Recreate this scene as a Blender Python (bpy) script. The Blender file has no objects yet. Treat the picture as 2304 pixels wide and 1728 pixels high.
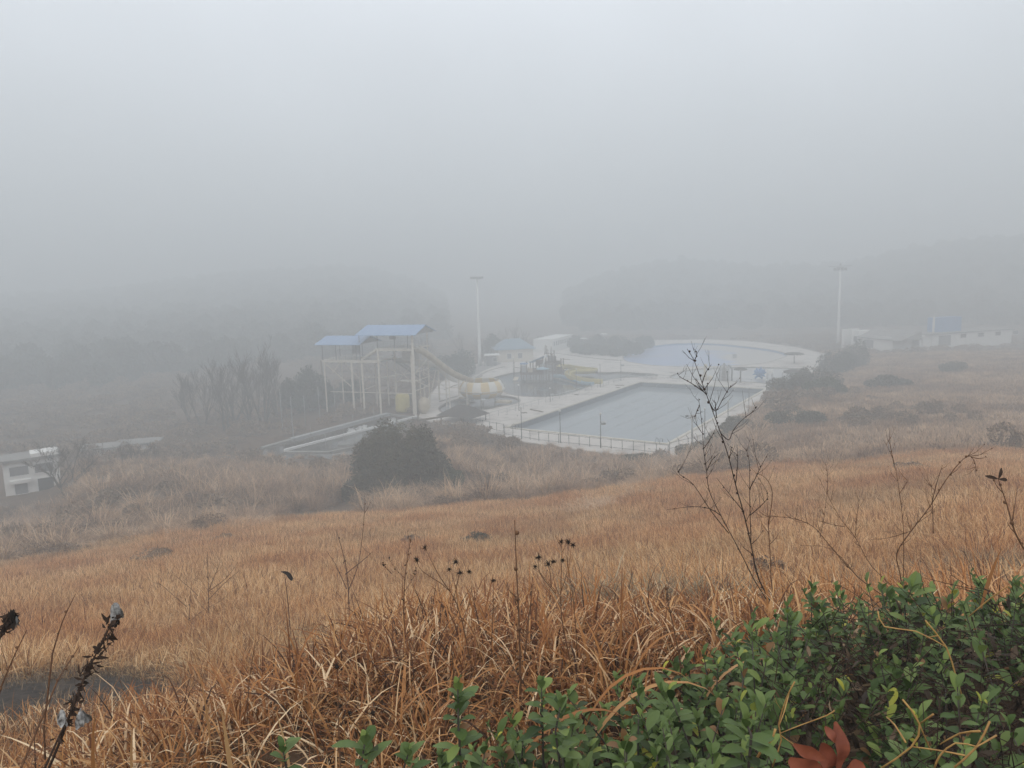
import bpy, math, random
import numpy as np
from mathutils import Vector, Matrix
from mathutils.geometry import tessellate_polygon
R = math.radians
rng = np.random.default_rng(7)
random.seed(7)

# ------------------------------------------------------------------ camera, sky, sun, exposure
SC = bpy.context.scene
FPX, PITCH, ROLL, CAMZ = 1680.0, R(8.31), R(1.70), 22.5
cam_d = bpy.data.cameras.new('camera'); cam = bpy.data.objects.new('camera', cam_d)
SC.collection.objects.link(cam); SC.camera = cam
cam_d.sensor_width = 36.0; cam_d.lens = 36.0 * FPX / 2304.0
cam_d.clip_start = 0.05; cam_d.clip_end = 6000
Mc = Matrix.Translation((0, 0, CAMZ)) @ Matrix.Rotation(R(90) - PITCH, 4, 'X') @ Matrix.Rotation(-ROLL, 4, 'Z')
cam.matrix_world = Mc

SUN_EL, SUN_ROT = R(48), R(200)
w = bpy.data.worlds.new('World'); SC.world = w; w.use_nodes = True
nt = w.node_tree; nt.nodes.clear()
def nd(t, kind, **kw):
    n = t.nodes.new(kind)
    for k, v in kw.items():
        if k == 'inp':
            for a, b in v.items(): n.inputs[a].default_value = b
        else: setattr(n, k, v)
    return n
sky = nd(nt, 'ShaderNodeTexSky'); sky.sky_type = 'NISHITA'; sky.sun_disc = False
sky.sun_elevation = SUN_EL; sky.sun_rotation = SUN_ROT; sky.dust_density = 6; sky.air_density = 1.5
tc = nd(nt, 'ShaderNodeTexCoord'); sep = nd(nt, 'ShaderNodeSeparateXYZ')
nt.links.new(tc.outputs['Generated'], sep.inputs[0])
cr = nd(nt, 'ShaderNodeValToRGB'); nt.links.new(sep.outputs['Z'], cr.inputs[0])
e = cr.color_ramp.elements
e[0].position = 0.0; e[0].color = (0.46, 0.50, 0.53, 1)
e[1].position = 1.0; e[1].color = (0.98, 1.0, 1.03, 1)
q = cr.color_ramp.elements.new(0.34); q.color = (0.74, 0.785, 0.84, 1)
ns = nd(nt, 'ShaderNodeTexNoise', inp={'Scale': 1.6, 'Detail': 3.0, 'Roughness': 0.5})
nt.links.new(tc.outputs['Generated'], ns.inputs['Vector'])
mr = nd(nt, 'ShaderNodeMapRange', inp={'From Min': 0.3, 'From Max': 0.7, 'To Min': 0.92, 'To Max': 1.08})
nt.links.new(ns.outputs['Fac'], mr.inputs[0])
bgS = nd(nt, 'ShaderNodeBackground', inp={'Strength': 0.05}); nt.links.new(sky.outputs[0], bgS.inputs[0])
vm = nd(nt, 'ShaderNodeVectorMath', operation='SCALE'); nt.links.new(cr.outputs[0], vm.inputs[0]); nt.links.new(mr.outputs[0], vm.inputs['Scale'])
bgC = nd(nt, 'ShaderNodeBackground', inp={'Strength': 1.2}); nt.links.new(vm.outputs[0], bgC.inputs[0])
mx = nd(nt, 'ShaderNodeMixShader', inp={0: 0.9}); nt.links.new(bgS.outputs[0], mx.inputs[1]); nt.links.new(bgC.outputs[0], mx.inputs[2])
out = nd(nt, 'ShaderNodeOutputWorld'); nt.links.new(mx.outputs[0], out.inputs[0])

sun_d = bpy.data.lights.new('sun', 'SUN'); sun_d.energy = 0.7; sun_d.angle = R(25); sun_d.color = (1.0, 0.97, 0.92)
sun = bpy.data.objects.new('sun', sun_d); SC.collection.objects.link(sun)
sun.rotation_euler = (R(90) - SUN_EL, 0, R(180) - SUN_ROT + R(0))
SC.view_settings.view_transform = 'Standard'; SC.view_settings.look = 'None'
SC.view_settings.exposure = 0.08; SC.view_settings.gamma = 1.0
SC.render.engine = 'CYCLES'
SC.cycles.use_denoising = True
SC.cycles.max_bounces = 5; SC.cycles.diffuse_bounces = 2; SC.cycles.glossy_bounces = 2
SC.cycles.transmission_bounces = 2; SC.cycles.transparent_max_bounces = 4; SC.cycles.volume_bounces = 1
SC.cycles.use_adaptive_sampling = True; SC.cycles.adaptive_threshold = 0.015

# haze: even air in one closed box
HAZE_DENSITY = 0.0068

# ------------------------------------------------------------------ picture <-> world (photograph is 2304 x 1728)
def ray(x, y):
    u0, v0 = x - 1152.0, y - 864.0
    c, s = math.cos(ROLL), math.sin(ROLL)
    u = u0 * c - v0 * s; v = u0 * s + v0 * c
    X, Z = u / FPX, -v / FPX
    return np.array([X, math.cos(PITCH) + Z * math.sin(PITCH), -math.sin(PITCH) + Z * math.cos(PITCH)])
CAMP = np.array([0, 0, CAMZ])
def G(x, y, z=0.0):                    # the point of height z seen at a pixel
    d = ray(x, y); return CAMP + d * ((z - CAMZ) / d[2])
def W(x, y, dist):                     # the point at a ground distance seen at a pixel
    d = ray(x, y); return CAMP + d * (dist / math.hypot(d[0], d[1]))
PA = R(-32.93)                          # pool frame: s across the front, t along the lanes
PE = np.array([math.cos(PA), math.sin(PA), 0]); PN = np.array([-math.sin(PA), math.cos(PA), 0]); PO = np.array([-0.92, 109.12, 0])
def L(s, t, z=0.0): return PO + PE * s + PN * t + np.array([0, 0, z])

# ------------------------------------------------------------------ mesh helpers
COL = SC.collection
class MB:
    def __init__(s): s.v = []; s.f = []; s.t = []; s.tint = 0.5; s.sm = []
    def add(s, vs, fs, smooth=False):
        o = len(s.v); s.v += [tuple(map(float, p)) for p in vs]; s.t += [s.tint] * len(vs)
        for f in fs: s.f.append(tuple(i + o for i in f)); s.sm.append(smooth)
    def box(s, c, size, rz=0.0, rx=0.0, ry=0.0):
        c = np.array(c, float); hx, hy, hz = [a / 2 for a in size]
        M = (Matrix.Rotation(rz, 3, 'Z') @ Matrix.Rotation(ry, 3, 'Y') @ Matrix.Rotation(rx, 3, 'X'))
        vs = [np.array(M @ Vector((x, y, z))) + c for x in (-hx, hx) for y in (-hy, hy) for z in (-hz, hz)]
        s.add(vs, [(0, 1, 3, 2), (4, 6, 7, 5), (0, 4, 5, 1), (2, 3, 7, 6), (0, 2, 6, 4), (1, 5, 7, 3)])
    def bar(s, a, b, wd, ht=None):
        a = np.array(a, float); b = np.array(b, float); ht = ht or wd
        d = b - a; ln = np.linalg.norm(d); d = d / ln
        up = np.array([0, 0, 1.0]) if abs(d[2]) < 0.95 else np.array([1.0, 0, 0])
        x = np.cross(d, up); x /= np.linalg.norm(x); y = np.cross(x, d)
        vs = [p + x * i * wd / 2 + y * j * ht / 2 for p in (a, b) for i, j in ((-1, -1), (1, -1), (1, 1), (-1, 1))]
        s.add(vs, [(3, 2, 1, 0), (4, 5, 6, 7), (0, 1, 5, 4), (1, 2, 6, 5), (2, 3, 7, 6), (3, 0, 4, 7)])
    def tube(s, pts, rad, n=6, caps=True):
        pts = [np.array(p, float) for p in pts]; m = len(pts)
        if np.isscalar(rad): rad = [rad] * m
        vs = []; px = None
        for i, p in enumerate(pts):
            d = pts[min(i + 1, m - 1)] - pts[max(i - 1, 0)]; ln = np.linalg.norm(d)
            d = d / ln if ln > 1e-9 else np.array([0, 0, 1.0])
            if px is None:
                up = np.array([0, 0, 1.0]) if abs(d[2]) < 0.9 else np.array([1.0, 0, 0]); px = np.cross(d, up)
            px = px - d * (px @ d); px /= (np.linalg.norm(px) + 1e-12); py = np.cross(d, px)
            for k in range(n):
                a = 2 * math.pi * k / n; vs.append(p + (px * math.cos(a) + py * math.sin(a)) * rad[i])
        fs = [(i * n + k, i * n + (k + 1) % n, (i + 1) * n + (k + 1) % n, (i + 1) * n + k) for i in range(m - 1) for k in range(n)]
        if caps: fs += [tuple(range(n - 1, -1, -1)), tuple(range((m - 1) * n, m * n))]
        s.add(vs, fs, True)
    def lathe(s, prof, c, n=24, a0=0.0, a1=2 * math.pi, rz=0):
        c = np.array(c, float); full = abs(a1 - a0 - 2 * math.pi) < 1e-6; m = n if full else n + 1; vs = []
        for r, z in prof:
            for k in range(m):
                a = a0 + (a1 - a0) * k / n + rz; vs.append(c + (r * math.cos(a), r * math.sin(a), z))
        fs = []
        for i in range(len(prof) - 1):
            for k in range(n):
                k2 = (k + 1) % m if full else k + 1
                fs.append((i * m + k, i * m + k2, (i + 1) * m + k2, (i + 1) * m + k))
        s.add(vs, fs, True)
    def blob(s, c, r, seed=0, nu=8, nv=5):
        c = np.array(c, float); r = np.array(r, float) * np.ones(3); rg = np.random.default_rng(seed)
        vs = [c + (0, 0, -r[2])]
        for j in range(1, nv):
            th = math.pi * j / nv
            for k in range(nu):
                a = 2 * math.pi * k / nu; jj = 1 + rg.uniform(-.18, .18)
                vs.append(c + r * jj * np.array([math.sin(th) * math.cos(a), math.sin(th) * math.sin(a), -math.cos(th)]))
        vs.append(c + (0, 0, r[2])); fs = []
        for k in range(nu): fs.append((0, 1 + (k + 1) % nu, 1 + k))
        for j in range(nv - 2):
            for k in range(nu):
                a = 1 + j * nu; fs.append((a + k, a + (k + 1) % nu, a + nu + (k + 1) % nu, a + nu + k))
        a = 1 + (nv - 2) * nu
        for k in range(nu): fs.append((a + k, a + (k + 1) % nu, len(vs) - 1))
        s.add(vs, fs, True)
    def build(s, name, mat, parent=None, label=None):
        me = bpy.data.meshes.new(name); me.from_pydata(s.v, [], s.f); me.materials.append(mat)
        me.polygons.foreach_set('use_smooth', s.sm)
        at = me.attributes.new('tint', 'FLOAT', 'POINT'); at.data.foreach_set('value', s.t)
        me.update(); o = bpy.data.objects.new(name, me); COL.objects.link(o)
        if parent is not None:
            o.parent = parent; o.matrix_parent_inverse = Matrix.Translation(-Vector(parent.location))
        if label: o['label'] = label
        return o
def tag(o, label=None, cat=None, group=None, kind=None):
    if label: o['label'] = label
    if cat: o['category'] = cat
    if group: o['group'] = group
    if kind: o['kind'] = kind
    return o
def thing(name, loc, label, cat, group=None):
    o = bpy.data.objects.new(name, None); o.location = Vector([float(a) for a in loc]); o.empty_display_size = 0.3
    COL.objects.link(o); return tag(o, label, cat, group)
def copy_thing(o, loc, label, rz=0.0):
    r = o.copy(); COL.objects.link(r); r.location = Vector([float(a) for a in loc]); r.rotation_euler.z = rz; r['label'] = label
    for ch in list(o.children):
        c = ch.copy(); COL.objects.link(c); c.parent = r
        for g in ch.children:
            d = g.copy(); COL.objects.link(d); d.parent = c
    return r

# ------------------------------------------------------------------ materials
def mat(name, c1, c2=None, rough=0.8, scale=3.0, detail=6.0, bump=0.0, spec=0.3, metal=0.0, coord='world', c3=None, p=(0.35, 0.65), s3=0.3, p3=(0.55, 0.7)):
    m = bpy.data.materials.new(name); m.use_nodes = True; t = m.node_tree; b = t.nodes['Principled BSDF']
    b.inputs['Roughness'].default_value = rough; b.inputs['Specular IOR Level'].default_value = spec; b.inputs['Metallic'].default_value = metal
    c2 = c2 or tuple(x * 0.75 for x in c1)
    ge = nd(t, 'ShaderNodeNewGeometry') if coord == 'world' else nd(t, 'ShaderNodeTexCoord')
    vec = ge.outputs['Position'] if coord == 'world' else ge.outputs['Object']
    n = nd(t, 'ShaderNodeTexNoise', inp={'Scale': scale, 'Detail': detail, 'Roughness': 0.6}); t.links.new(vec, n.inputs['Vector'])
    r = nd(t, 'ShaderNodeValToRGB'); t.links.new(n.outputs['Fac'], r.inputs[0])
    r.color_ramp.elements[0].position, r.color_ramp.elements[1].position = p
    r.color_ramp.elements[0].color = (*c2, 1); r.color_ramp.elements[1].color = (*c1, 1)
    col = r.outputs[0]
    if c3:
        n3 = nd(t, 'ShaderNodeTexNoise', inp={'Scale': s3, 'Detail': 5.0, 'Roughness': 0.65}); t.links.new(vec, n3.inputs['Vector'])
        m3 = nd(t, 'ShaderNodeMapRange', inp={'From Min': p3[0], 'From Max': p3[1]}); t.links.new(n3.outputs['Fac'], m3.inputs[0])
        x = nd(t, 'ShaderNodeMix', data_type='RGBA'); t.links.new(m3.outputs[0], x.inputs['Factor']); t.links.new(col, x.inputs['A']); x.inputs['B'].default_value = (*c3, 1)
        col = x.outputs['Result']
    t.links.new(col, b.inputs['Base Color'])
    if bump:
        bp = nd(t, 'ShaderNodeBump', inp={'Strength': 0.6, 'Distance': bump}); t.links.new(n.outputs['Fac'], bp.inputs['Height']); t.links.new(bp.outputs[0], b.inputs['Normal'])
    return m
def leafmat(name, stops, patch=None, pscale=0.12, rough=0.6, spec=0.25, trans=0.25, rnd=0.35):
    """colour by the blade's own tint, the clump's random and a world-scale patch noise"""
    m = bpy.data.materials.new(name); m.use_nodes = True; t = m.node_tree; b = t.nodes['Principled BSDF']
    b.inputs['Roughness'].default_value = rough; b.inputs['Specular IOR Level'].default_value = spec
    at = nd(t, 'ShaderNodeAttribute', attribute_name='tint'); oi = nd(t, 'ShaderNodeObjectInfo')
    ma = nd(t, 'ShaderNodeMath', operation='MULTIPLY_ADD'); t.links.new(oi.outputs['Random'], ma.inputs[0]); ma.inputs[1].default_value = rnd; ma.inputs[2].default_value = -rnd / 2
    ad = nd(t, 'ShaderNodeMath', operation='ADD'); t.links.new(at.outputs['Fac'], ad.inputs[0]); t.links.new(ma.outputs[0], ad.inputs[1])
    r = nd(t, 'ShaderNodeValToRGB'); t.links.new(ad.outputs[0], r.inputs[0]); el = r.color_ramp.elements
    el[0].position, el[0].color = stops[0][0], (*stops[0][1], 1); el[1].position, el[1].color = stops[-1][0], (*stops[-1][1], 1)
    for p_, c_ in stops[1:-1]: k = el.new(p_); k.color = (*c_, 1)
    col = r.outputs[0]
    for pc, ps, lo, hi, mxf in (patch or []):
        ge = nd(t, 'ShaderNodeNewGeometry')
        n = nd(t, 'ShaderNodeTexNoise', inp={'Scale': ps, 'Detail': 3.0, 'Roughness': 0.6}); t.links.new(ge.outputs['Position'], n.inputs['Vector'])
        m3 = nd(t, 'ShaderNodeMapRange', inp={'From Min': lo, 'From Max': hi, 'To Max': mxf}); t.links.new(n.outputs['Fac'], m3.inputs[0])
        x = nd(t, 'ShaderNodeMix', data_type='RGBA', blend_type='MULTIPLY'); t.links.new(m3.outputs[0], x.inputs['Factor']); t.links.new(col, x.inputs['A']); x.inputs['B'].default_value = (*pc, 1)
        col = x.outputs['Result']
    t.links.new(col, b.inputs['Base Color'])
    if trans:
        tr = nd(t, 'ShaderNodeBsdfTranslucent'); t.links.new(col, tr.inputs[0])
        mxs = nd(t, 'ShaderNodeMixShader', inp={0: trans}); t.links.new(b.outputs[0], mxs.inputs[1]); t.links.new(tr.outputs[0], mxs.inputs[2])
        t.links.new(mxs.outputs[0], t.nodes['Material Output'].inputs[0])
    return m
M = {}
M['ground'] = mat('soil', (0.13, 0.08, 0.045), (0.065, 0.04, 0.025), rough=0.95, scale=1.3, bump=0.05, c3=(0.13, 0.10, 0.075), s3=0.05)
M['path'] = mat('wet_dirt', (0.062, 0.050, 0.041), (0.024, 0.019, 0.016), rough=0.9, scale=5.0, bump=0.06, spec=0.2, c3=(0.10, 0.075, 0.052), s3=1.6, p3=(.55, .7))
M['deck'] = mat('deck_concrete', (0.64, 0.60, 0.555), (0.54, 0.505, 0.465), rough=0.85, scale=0.35, bump=0.003, c3=(0.24, 0.225, 0.20), s3=0.30, p3=(0.50, 0.74))
M['coping'] = mat('pale_coping', (0.62, 0.58, 0.50), (0.5, 0.46, 0.38), rough=0.6, scale=2.0)
M['copingdark'] = mat('stained_coping', (0.30, 0.27, 0.24), (0.2, 0.18, 0.16), rough=0.8, scale=2.0)
M['tile'] = mat('blue_grey_tile', (0.17, 0.20, 0.235), (0.12, 0.145, 0.175), rough=0.4, scale=1.0)
M['poolfloor'] = mat('pool_floor', (0.25, 0.36, 0.42), (0.2, 0.3, 0.36), scale=0.3)
M['white'] = mat('white_paint', (0.80, 0.80, 0.78), (0.7, 0.7, 0.68), scale=2.5, rough=0.55)
M['dirtywhite'] = mat('weathered_white_wall', (0.86, 0.85, 0.82), (0.76, 0.75, 0.72), scale=0.9, rough=0.8, c3=(0.38, 0.37, 0.34), s3=0.5, p3=(0.6, 0.8))
M['cream'] = mat('cream_steel', (0.74, 0.69, 0.60), (0.60, 0.54, 0.45), scale=2.0, rough=0.5)
M['yellow'] = mat('yellow_fibreglass', (0.66, 0.47, 0.16), (0.55, 0.38, 0.12), scale=1.5, rough=0.35)
M['paleyellow'] = mat('faded_yellow_fibreglass', (0.62, 0.53, 0.20), (0.5, 0.42, 0.15), scale=1.5, rough=0.35)
M['fibre'] = mat('white_fibreglass', (0.70, 0.68, 0.62), (0.6, 0.58, 0.52), scale=1.5, rough=0.35)
M['inside'] = mat('stained_fibreglass_inside', (0.62, 0.54, 0.41), (0.42, 0.36, 0.27), scale=0.9, rough=0.5)
M['blueroof'] = mat('blue_sheet_roof', (0.24, 0.365, 0.56), (0.20, 0.31, 0.50), scale=1.5, rough=0.4)
M['blue'] = mat('blue_fibreglass', (0.10, 0.27, 0.55), (0.08, 0.22, 0.45), scale=1.5, rough=0.4)
M['paleblue'] = mat('pale_blue_fibreglass', (0.36, 0.52, 0.62), (0.28, 0.42, 0.52), scale=1.5, rough=0.35)
M['teal'] = mat('faded_teal_roof', (0.20, 0.30, 0.38), (0.16, 0.25, 0.33), scale=1.0, rough=0.6)
M['steel'] = mat('dull_steel', (0.13, 0.13, 0.13), (0.08, 0.08, 0.08), scale=4.0, rough=0.5, metal=0.3)
M['palesteel'] = mat('galvanised_steel', (0.42, 0.43, 0.43), (0.33, 0.34, 0.34), scale=4.0, rough=0.45, metal=0.3)
M['dark'] = mat('dark_opening', (0.045, 0.045, 0.045), (0.03, 0.03, 0.03), scale=1.0)
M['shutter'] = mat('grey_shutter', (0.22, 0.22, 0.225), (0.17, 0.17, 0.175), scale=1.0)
M['roofgrey'] = mat('grey_roofing', (0.30, 0.295, 0.28), (0.20, 0.195, 0.185), scale=0.7, rough=0.9)
M['wood'] = mat('brown_timber', (0.14, 0.09, 0.055), (0.08, 0.05, 0.03), scale=2.0)
M['thatch'] = mat('dark_thatch', (0.085, 0.075, 0.065), (0.05, 0.045, 0.04), scale=2.0, rough=0.95)
M['bark'] = mat('bare_bark', (0.10, 0.085, 0.07), (0.05, 0.04, 0.033), scale=6.0, rough=0.95)
M['twig'] = mat('dark_red_twig', (0.055, 0.030, 0.018), (0.030, 0.017, 0.011), scale=30.0, rough=0.85)
M['weed'] = mat('brown_weed_stem', (0.20, 0.10, 0.05), (0.10, 0.05, 0.026), scale=40.0, rough=0.85)
M['seed'] = mat('black_seed_head', (0.028, 0.016, 0.010), (0.012, 0.008, 0.006), scale=60.0, rough=0.9)
M['straw'] = mat('yellow_straw_stem', (0.52, 0.31, 0.10), (0.34, 0.18, 0.06), scale=25.0, rough=0.6)
M['paddle'] = mat('beige_concrete_floor', (0.47, 0.45, 0.42), (0.42, 0.40, 0.37), scale=0.4)
M['husk'] = mat('white_silky_husk', (0.55, 0.54, 0.52), (0.10, 0.09, 0.085), scale=70.0, rough=0.7)
M['redleaf'] = mat('dry_red_brown_leaf', (0.30, 0.09, 0.045), (0.17, 0.045, 0.025), scale=22.0, rough=0.5, coord='world')
M['grassfine'] = leafmat('dry_field_grass', [(0.0, (0.14, 0.055, 0.022)), (0.35, (0.47, 0.235, 0.090)), (0.65, (0.71, 0.42, 0.19)), (0.92, (0.90, 0.64, 0.36))],
    patch=[((0.78, 0.60, 0.47), 0.22, 0.42, 0.62, 0.9), ((0.66, 0.70, 0.72), 0.12, 0.52, 0.68, 0.55)])
M['blade'] = leafmat('dry_broad_blade', [(0.0, (0.055, 0.022, 0.010)), (0.3, (0.22, 0.085, 0.030)), (0.6, (0.46, 0.21, 0.070)), (0.82, (0.64, 0.38, 0.17)), (1.0, (0.86, 0.66, 0.42))],
    patch=[((0.75, 0.62, 0.55), 0.7, 0.45, 0.65, 0.8)], trans=0.15)
M['greyblade'] = leafmat('faded_grey_grass', [(0.0, (0.09, 0.065, 0.04)), (0.5, (0.27, 0.20, 0.12)), (1.0, (0.56, 0.45, 0.30))])
M['tussock'] = leafmat('silvergrass_tussock', [(0.0, (0.14, 0.082, 0.05)), (0.45, (0.37, 0.225, 0.128)), (1.0, (0.72, 0.52, 0.34))],
    patch=[((0.60, 0.52, 0.48), 0.10, 0.47, 0.6, 0.8)], rnd=.7)
M['litter'] = leafmat('brown_litter', [(0.0, (0.035, 0.024, 0.016)), (0.5, (0.13, 0.085, 0.05)), (1.0, (0.42, 0.30, 0.18))], trans=0)
M['darkgrass'] = leafmat('dull_brown_grass', [(0.0, (0.045, 0.030, 0.018)), (0.5, (0.19, 0.125, 0.072)), (1.0, (0.55, 0.40, 0.24))], trans=.1)
M['scrub'] = leafmat('brown_scrub', [(0.0, (0.08, 0.05, 0.034)), (0.5, (0.20, 0.13, 0.082)), (1.0, (0.37, 0.26, 0.17))], trans=0.1)
M['greenbush'] = leafmat('dull_green_foliage', [(0.0, (0.022, 0.030, 0.014)), (0.5, (0.055, 0.068, 0.032)), (1.0, (0.12, 0.125, 0.065))], trans=0.15)
M['greybush'] = leafmat('brown_green_foliage', [(0.0, (0.045, 0.038, 0.028)), (0.5, (0.085, 0.078, 0.050)), (1.0, (0.14, 0.12, 0.08))], trans=0.15)
M['evergreen'] = leafmat('dark_evergreen', [(0.0, (0.018, 0.026, 0.018)), (0.5, (0.038, 0.052, 0.034)), (1.0, (0.075, 0.09, 0.06))], trans=0.1)
M['hedge'] = leafmat('glossy_hedge_leaf', [(0.0, (0.26, 0.14, 0.06)), (0.012, (0.22, 0.12, 0.05)), (0.02, (0.028, 0.052, 0.012)), (0.35, (0.085, 0.138, 0.034)), (0.7, (0.165, 0.225, 0.075)), (0.88, (0.22, 0.29, 0.07)), (1.0, (0.58, 0.54, 0.08))], rough=0.5, spec=0.3, trans=0.2, rnd=0.0)
def stripes(name, ca, cb, n, zoff=0.0):
    m = mat(name, ca, cb, rough=0.35); t = m.node_tree; b = t.nodes['Principled BSDF']
    co = nd(t, 'ShaderNodeTexCoord'); sp = nd(t, 'ShaderNodeSeparateXYZ'); t.links.new(co.outputs['Object'], sp.inputs[0])
    at = nd(t, 'ShaderNodeMath', operation='ARCTAN2'); t.links.new(sp.outputs['Y'], at.inputs[0]); t.links.new(sp.outputs['X'], at.inputs[1])
    mu = nd(t, 'ShaderNodeMath', operation='MULTIPLY'); t.links.new(at.outputs[0], mu.inputs[0]); mu.inputs[1].default_value = n / (2 * math.pi)
    fl = nd(t, 'ShaderNodeMath', operation='FLOOR'); t.links.new(mu.outputs[0], fl.inputs[0])
    g = nd(t, 'ShaderNodeMath', operation='GREATER_THAN', inp={1: 2.0}); t.links.new(sp.outputs['Z'], g.inputs[0])
    a2 = nd(t, 'ShaderNodeMath', operation='ADD'); t.links.new(fl.outputs[0], a2.inputs[0]); t.links.new(g.outputs[0], a2.inputs[1])
    md = nd(t, 'ShaderNodeMath', operation='FLOORED_MODULO', inp={1: 2.0}); t.links.new(a2.outputs[0], md.inputs[0])
    x = nd(t, 'ShaderNodeMix', data_type='RGBA'); t.links.new(md.outputs[0], x.inputs['Factor']); x.inputs['A'].default_value = (*ca, 1); x.inputs['B'].default_value = (*cb, 1)
    t.links.new(x.outputs['Result'], b.inputs['Base Color']); return m
def water(name, col, rough=0.06, scale=1.5, bump=0.01, c3=None, s3=0.08, p3=(0.5, 0.62)):
    m = mat(name, col, tuple(a * 0.85 for a in col), rough=rough, scale=scale, bump=bump, spec=0.5, c3=c3, s3=s3, p3=p3); return m
M['poolwater'] = water('grey_pool_water', (0.30, 0.35, 0.38), bump=0.004)
M['murk'] = water('murky_dark_water', (0.075, 0.073, 0.066), c3=(0.16, 0.155, 0.14), bump=0.003, rough=0.1)
M['shallow'] = water('shallow_pale_water', (0.42, 0.42, 0.41), bump=0.003, c3=(0.50, 0.48, 0.45))
def wavepool_mat():
    m = mat('blue_painted_floor', (0.36, 0.46, 0.68), (0.30, 0.40, 0.62), rough=0.3, scale=0.4); t = m.node_tree; b = t.nodes['Principled BSDF']
    src = b.inputs['Base Color'].links[0].from_socket
    co = nd(t, 'ShaderNodeNewGeometry'); n = nd(t, 'ShaderNodeTexNoise', inp={'Scale': 0.10, 'Detail': 5.0, 'Distortion': 0.6})
    mp = nd(t, 'ShaderNodeMapping', inp={'Rotation': (0, 0, -PA), 'Scale': (0.35, 1.0, 1.0)}); t.links.new(co.outputs['Position'], mp.inputs[0]); t.links.new(mp.outputs[0], n.inputs['Vector'])
    sx = nd(t, 'ShaderNodeSeparateXYZ'); t.links.new(co.outputs['Position'], sx.inputs[0])
    gx = nd(t, 'ShaderNodeMapRange', inp={'From Min': 52.0, 'From Max': 66.0, 'To Min': -0.05, 'To Max': 0.45}); t.links.new(sx.outputs['X'], gx.inputs[0])
    ad = nd(t, 'ShaderNodeMath', operation='ADD'); t.links.new(n.outputs['Fac'], ad.inputs[0]); t.links.new(gx.outputs[0], ad.inputs[1])
    mr_ = nd(t, 'ShaderNodeMapRange', inp={'From Min': 0.56, 'From Max': 0.66}); t.links.new(ad.outputs[0], mr_.inputs[0])
    x = nd(t, 'ShaderNodeMix', data_type='RGBA'); t.links.new(mr_.outputs[0], x.inputs['Factor']); t.links.new(src, x.inputs['A']); x.inputs['B'].default_value = (0.50, 0.47, 0.43, 1)
    t.links.new(x.outputs['Result'], b.inputs['Base Color']); return m
M['wave'] = wavepool_mat()

# ------------------------------------------------------------------ terrain
DECK = [(1090, 972), (1035, 952), (985, 955), (942, 938), (955, 905), (985, 868), (1012, 845), (1050, 828), (1110, 806), (1180, 792), (1250, 778), (1330, 772), (1420, 768), (1500, 765),
        (1600, 764), (1700, 769), (1790, 781), (1860, 797), (1835, 835), (1800, 868), (1775, 886), (1750, 905), (1715, 940), (1660, 975), (1600, 1008), (1540, 1035), (1499, 1040), (1440, 1030), (1300, 1012), (1180, 994)]
DECKP = [G(*p) for p in DECK]
LAG = [(1107, 855), (1118, 848), (1150, 840), (1185, 836), (1240, 834), (1300, 834), (1345, 838), (1420, 839), (1480, 843), (1440, 848), (1385, 852), (1345, 862), (1305, 878), (1272, 888), (1235, 893), (1190, 893), (1155, 889), (1132, 881), (1112, 868)]
SHL = [(1509, 849), (1523, 841), (1552, 833), (1600, 828.5), (1690, 826.5), (1780, 829), (1806, 832), (1790, 846), (1750, 864), (1700, 861), (1600, 856), (1530, 853)]
WAV = [(1408, 812), (1440, 818), (1472, 822), (1540, 825), (1634, 823), (1716, 817), (1754, 807), (1770, 798), (1740, 788), (1670, 779), (1600, 773), (1528, 773), (1480, 777), (1434, 786), (1405, 799)]
BWP = [(1014, 904), (1050, 894), (1100, 890), (1150, 893), (1168, 901), (1158, 909), (1120, 916), (1075, 926), (1040, 932), (1000, 930), (990, 917)]
def smooth_loop(P, k=4):
    P = [np.array(p) for p in P]; n = len(P); o = []
    for i in range(n):
        a, b, c, d = P[i - 1], P[i], P[(i + 1) % n], P[(i + 2) % n]
        for j in range(k):
            t = j / k; o.append(0.5 * ((2 * b) + (c - a) * t + (2 * a - 5 * b + 4 * c - d) * t * t + (3 * b - a - 3 * c + d) * t ** 3))
    return o
LAGP, SHLP, WAVP, BWPP = [smooth_loop([G(*p) for p in q]) for q in (LAG, SHL, WAV, BWP)]
POOLP = [L(0, 0), L(25, 0), L(25, 50), L(0, 50)]
HOLES = [POOLP, LAGP, SHLP, WAVP, BWPP]
# a second, long neglected pool at the left of the deck
OPX = [(548, 1004), (870, 929), (937, 937), (640, 1012)]
OPX_P = [G(545, 1006), G(876, 930), G(938, 938), G(925, 955), G(880, 985), G(760, 1030), G(640, 1030)]
def poly_dist(P, X, Y):
    P = np.array(P)[:, :2]; d = np.full(X.shape, 1e9); ins = np.zeros(X.shape, bool)
    for i in range(len(P)):
        a, b = P[i], P[(i + 1) % len(P)]; ab = b - a
        t = np.clip(((X - a[0]) * ab[0] + (Y - a[1]) * ab[1]) / (ab @ ab), 0, 1)
        d = np.minimum(d, np.hypot(X - a[0] - t * ab[0], Y - a[1] - t * ab[1]))
        c = ((a[1] > Y) != (b[1] > Y)) & (X < (b[0] - a[0]) * (Y - a[1]) / (b[1] - a[1] + 1e-12) + a[0]); ins ^= c
    return np.where(ins, -d, d)                      # negative inside
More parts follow.
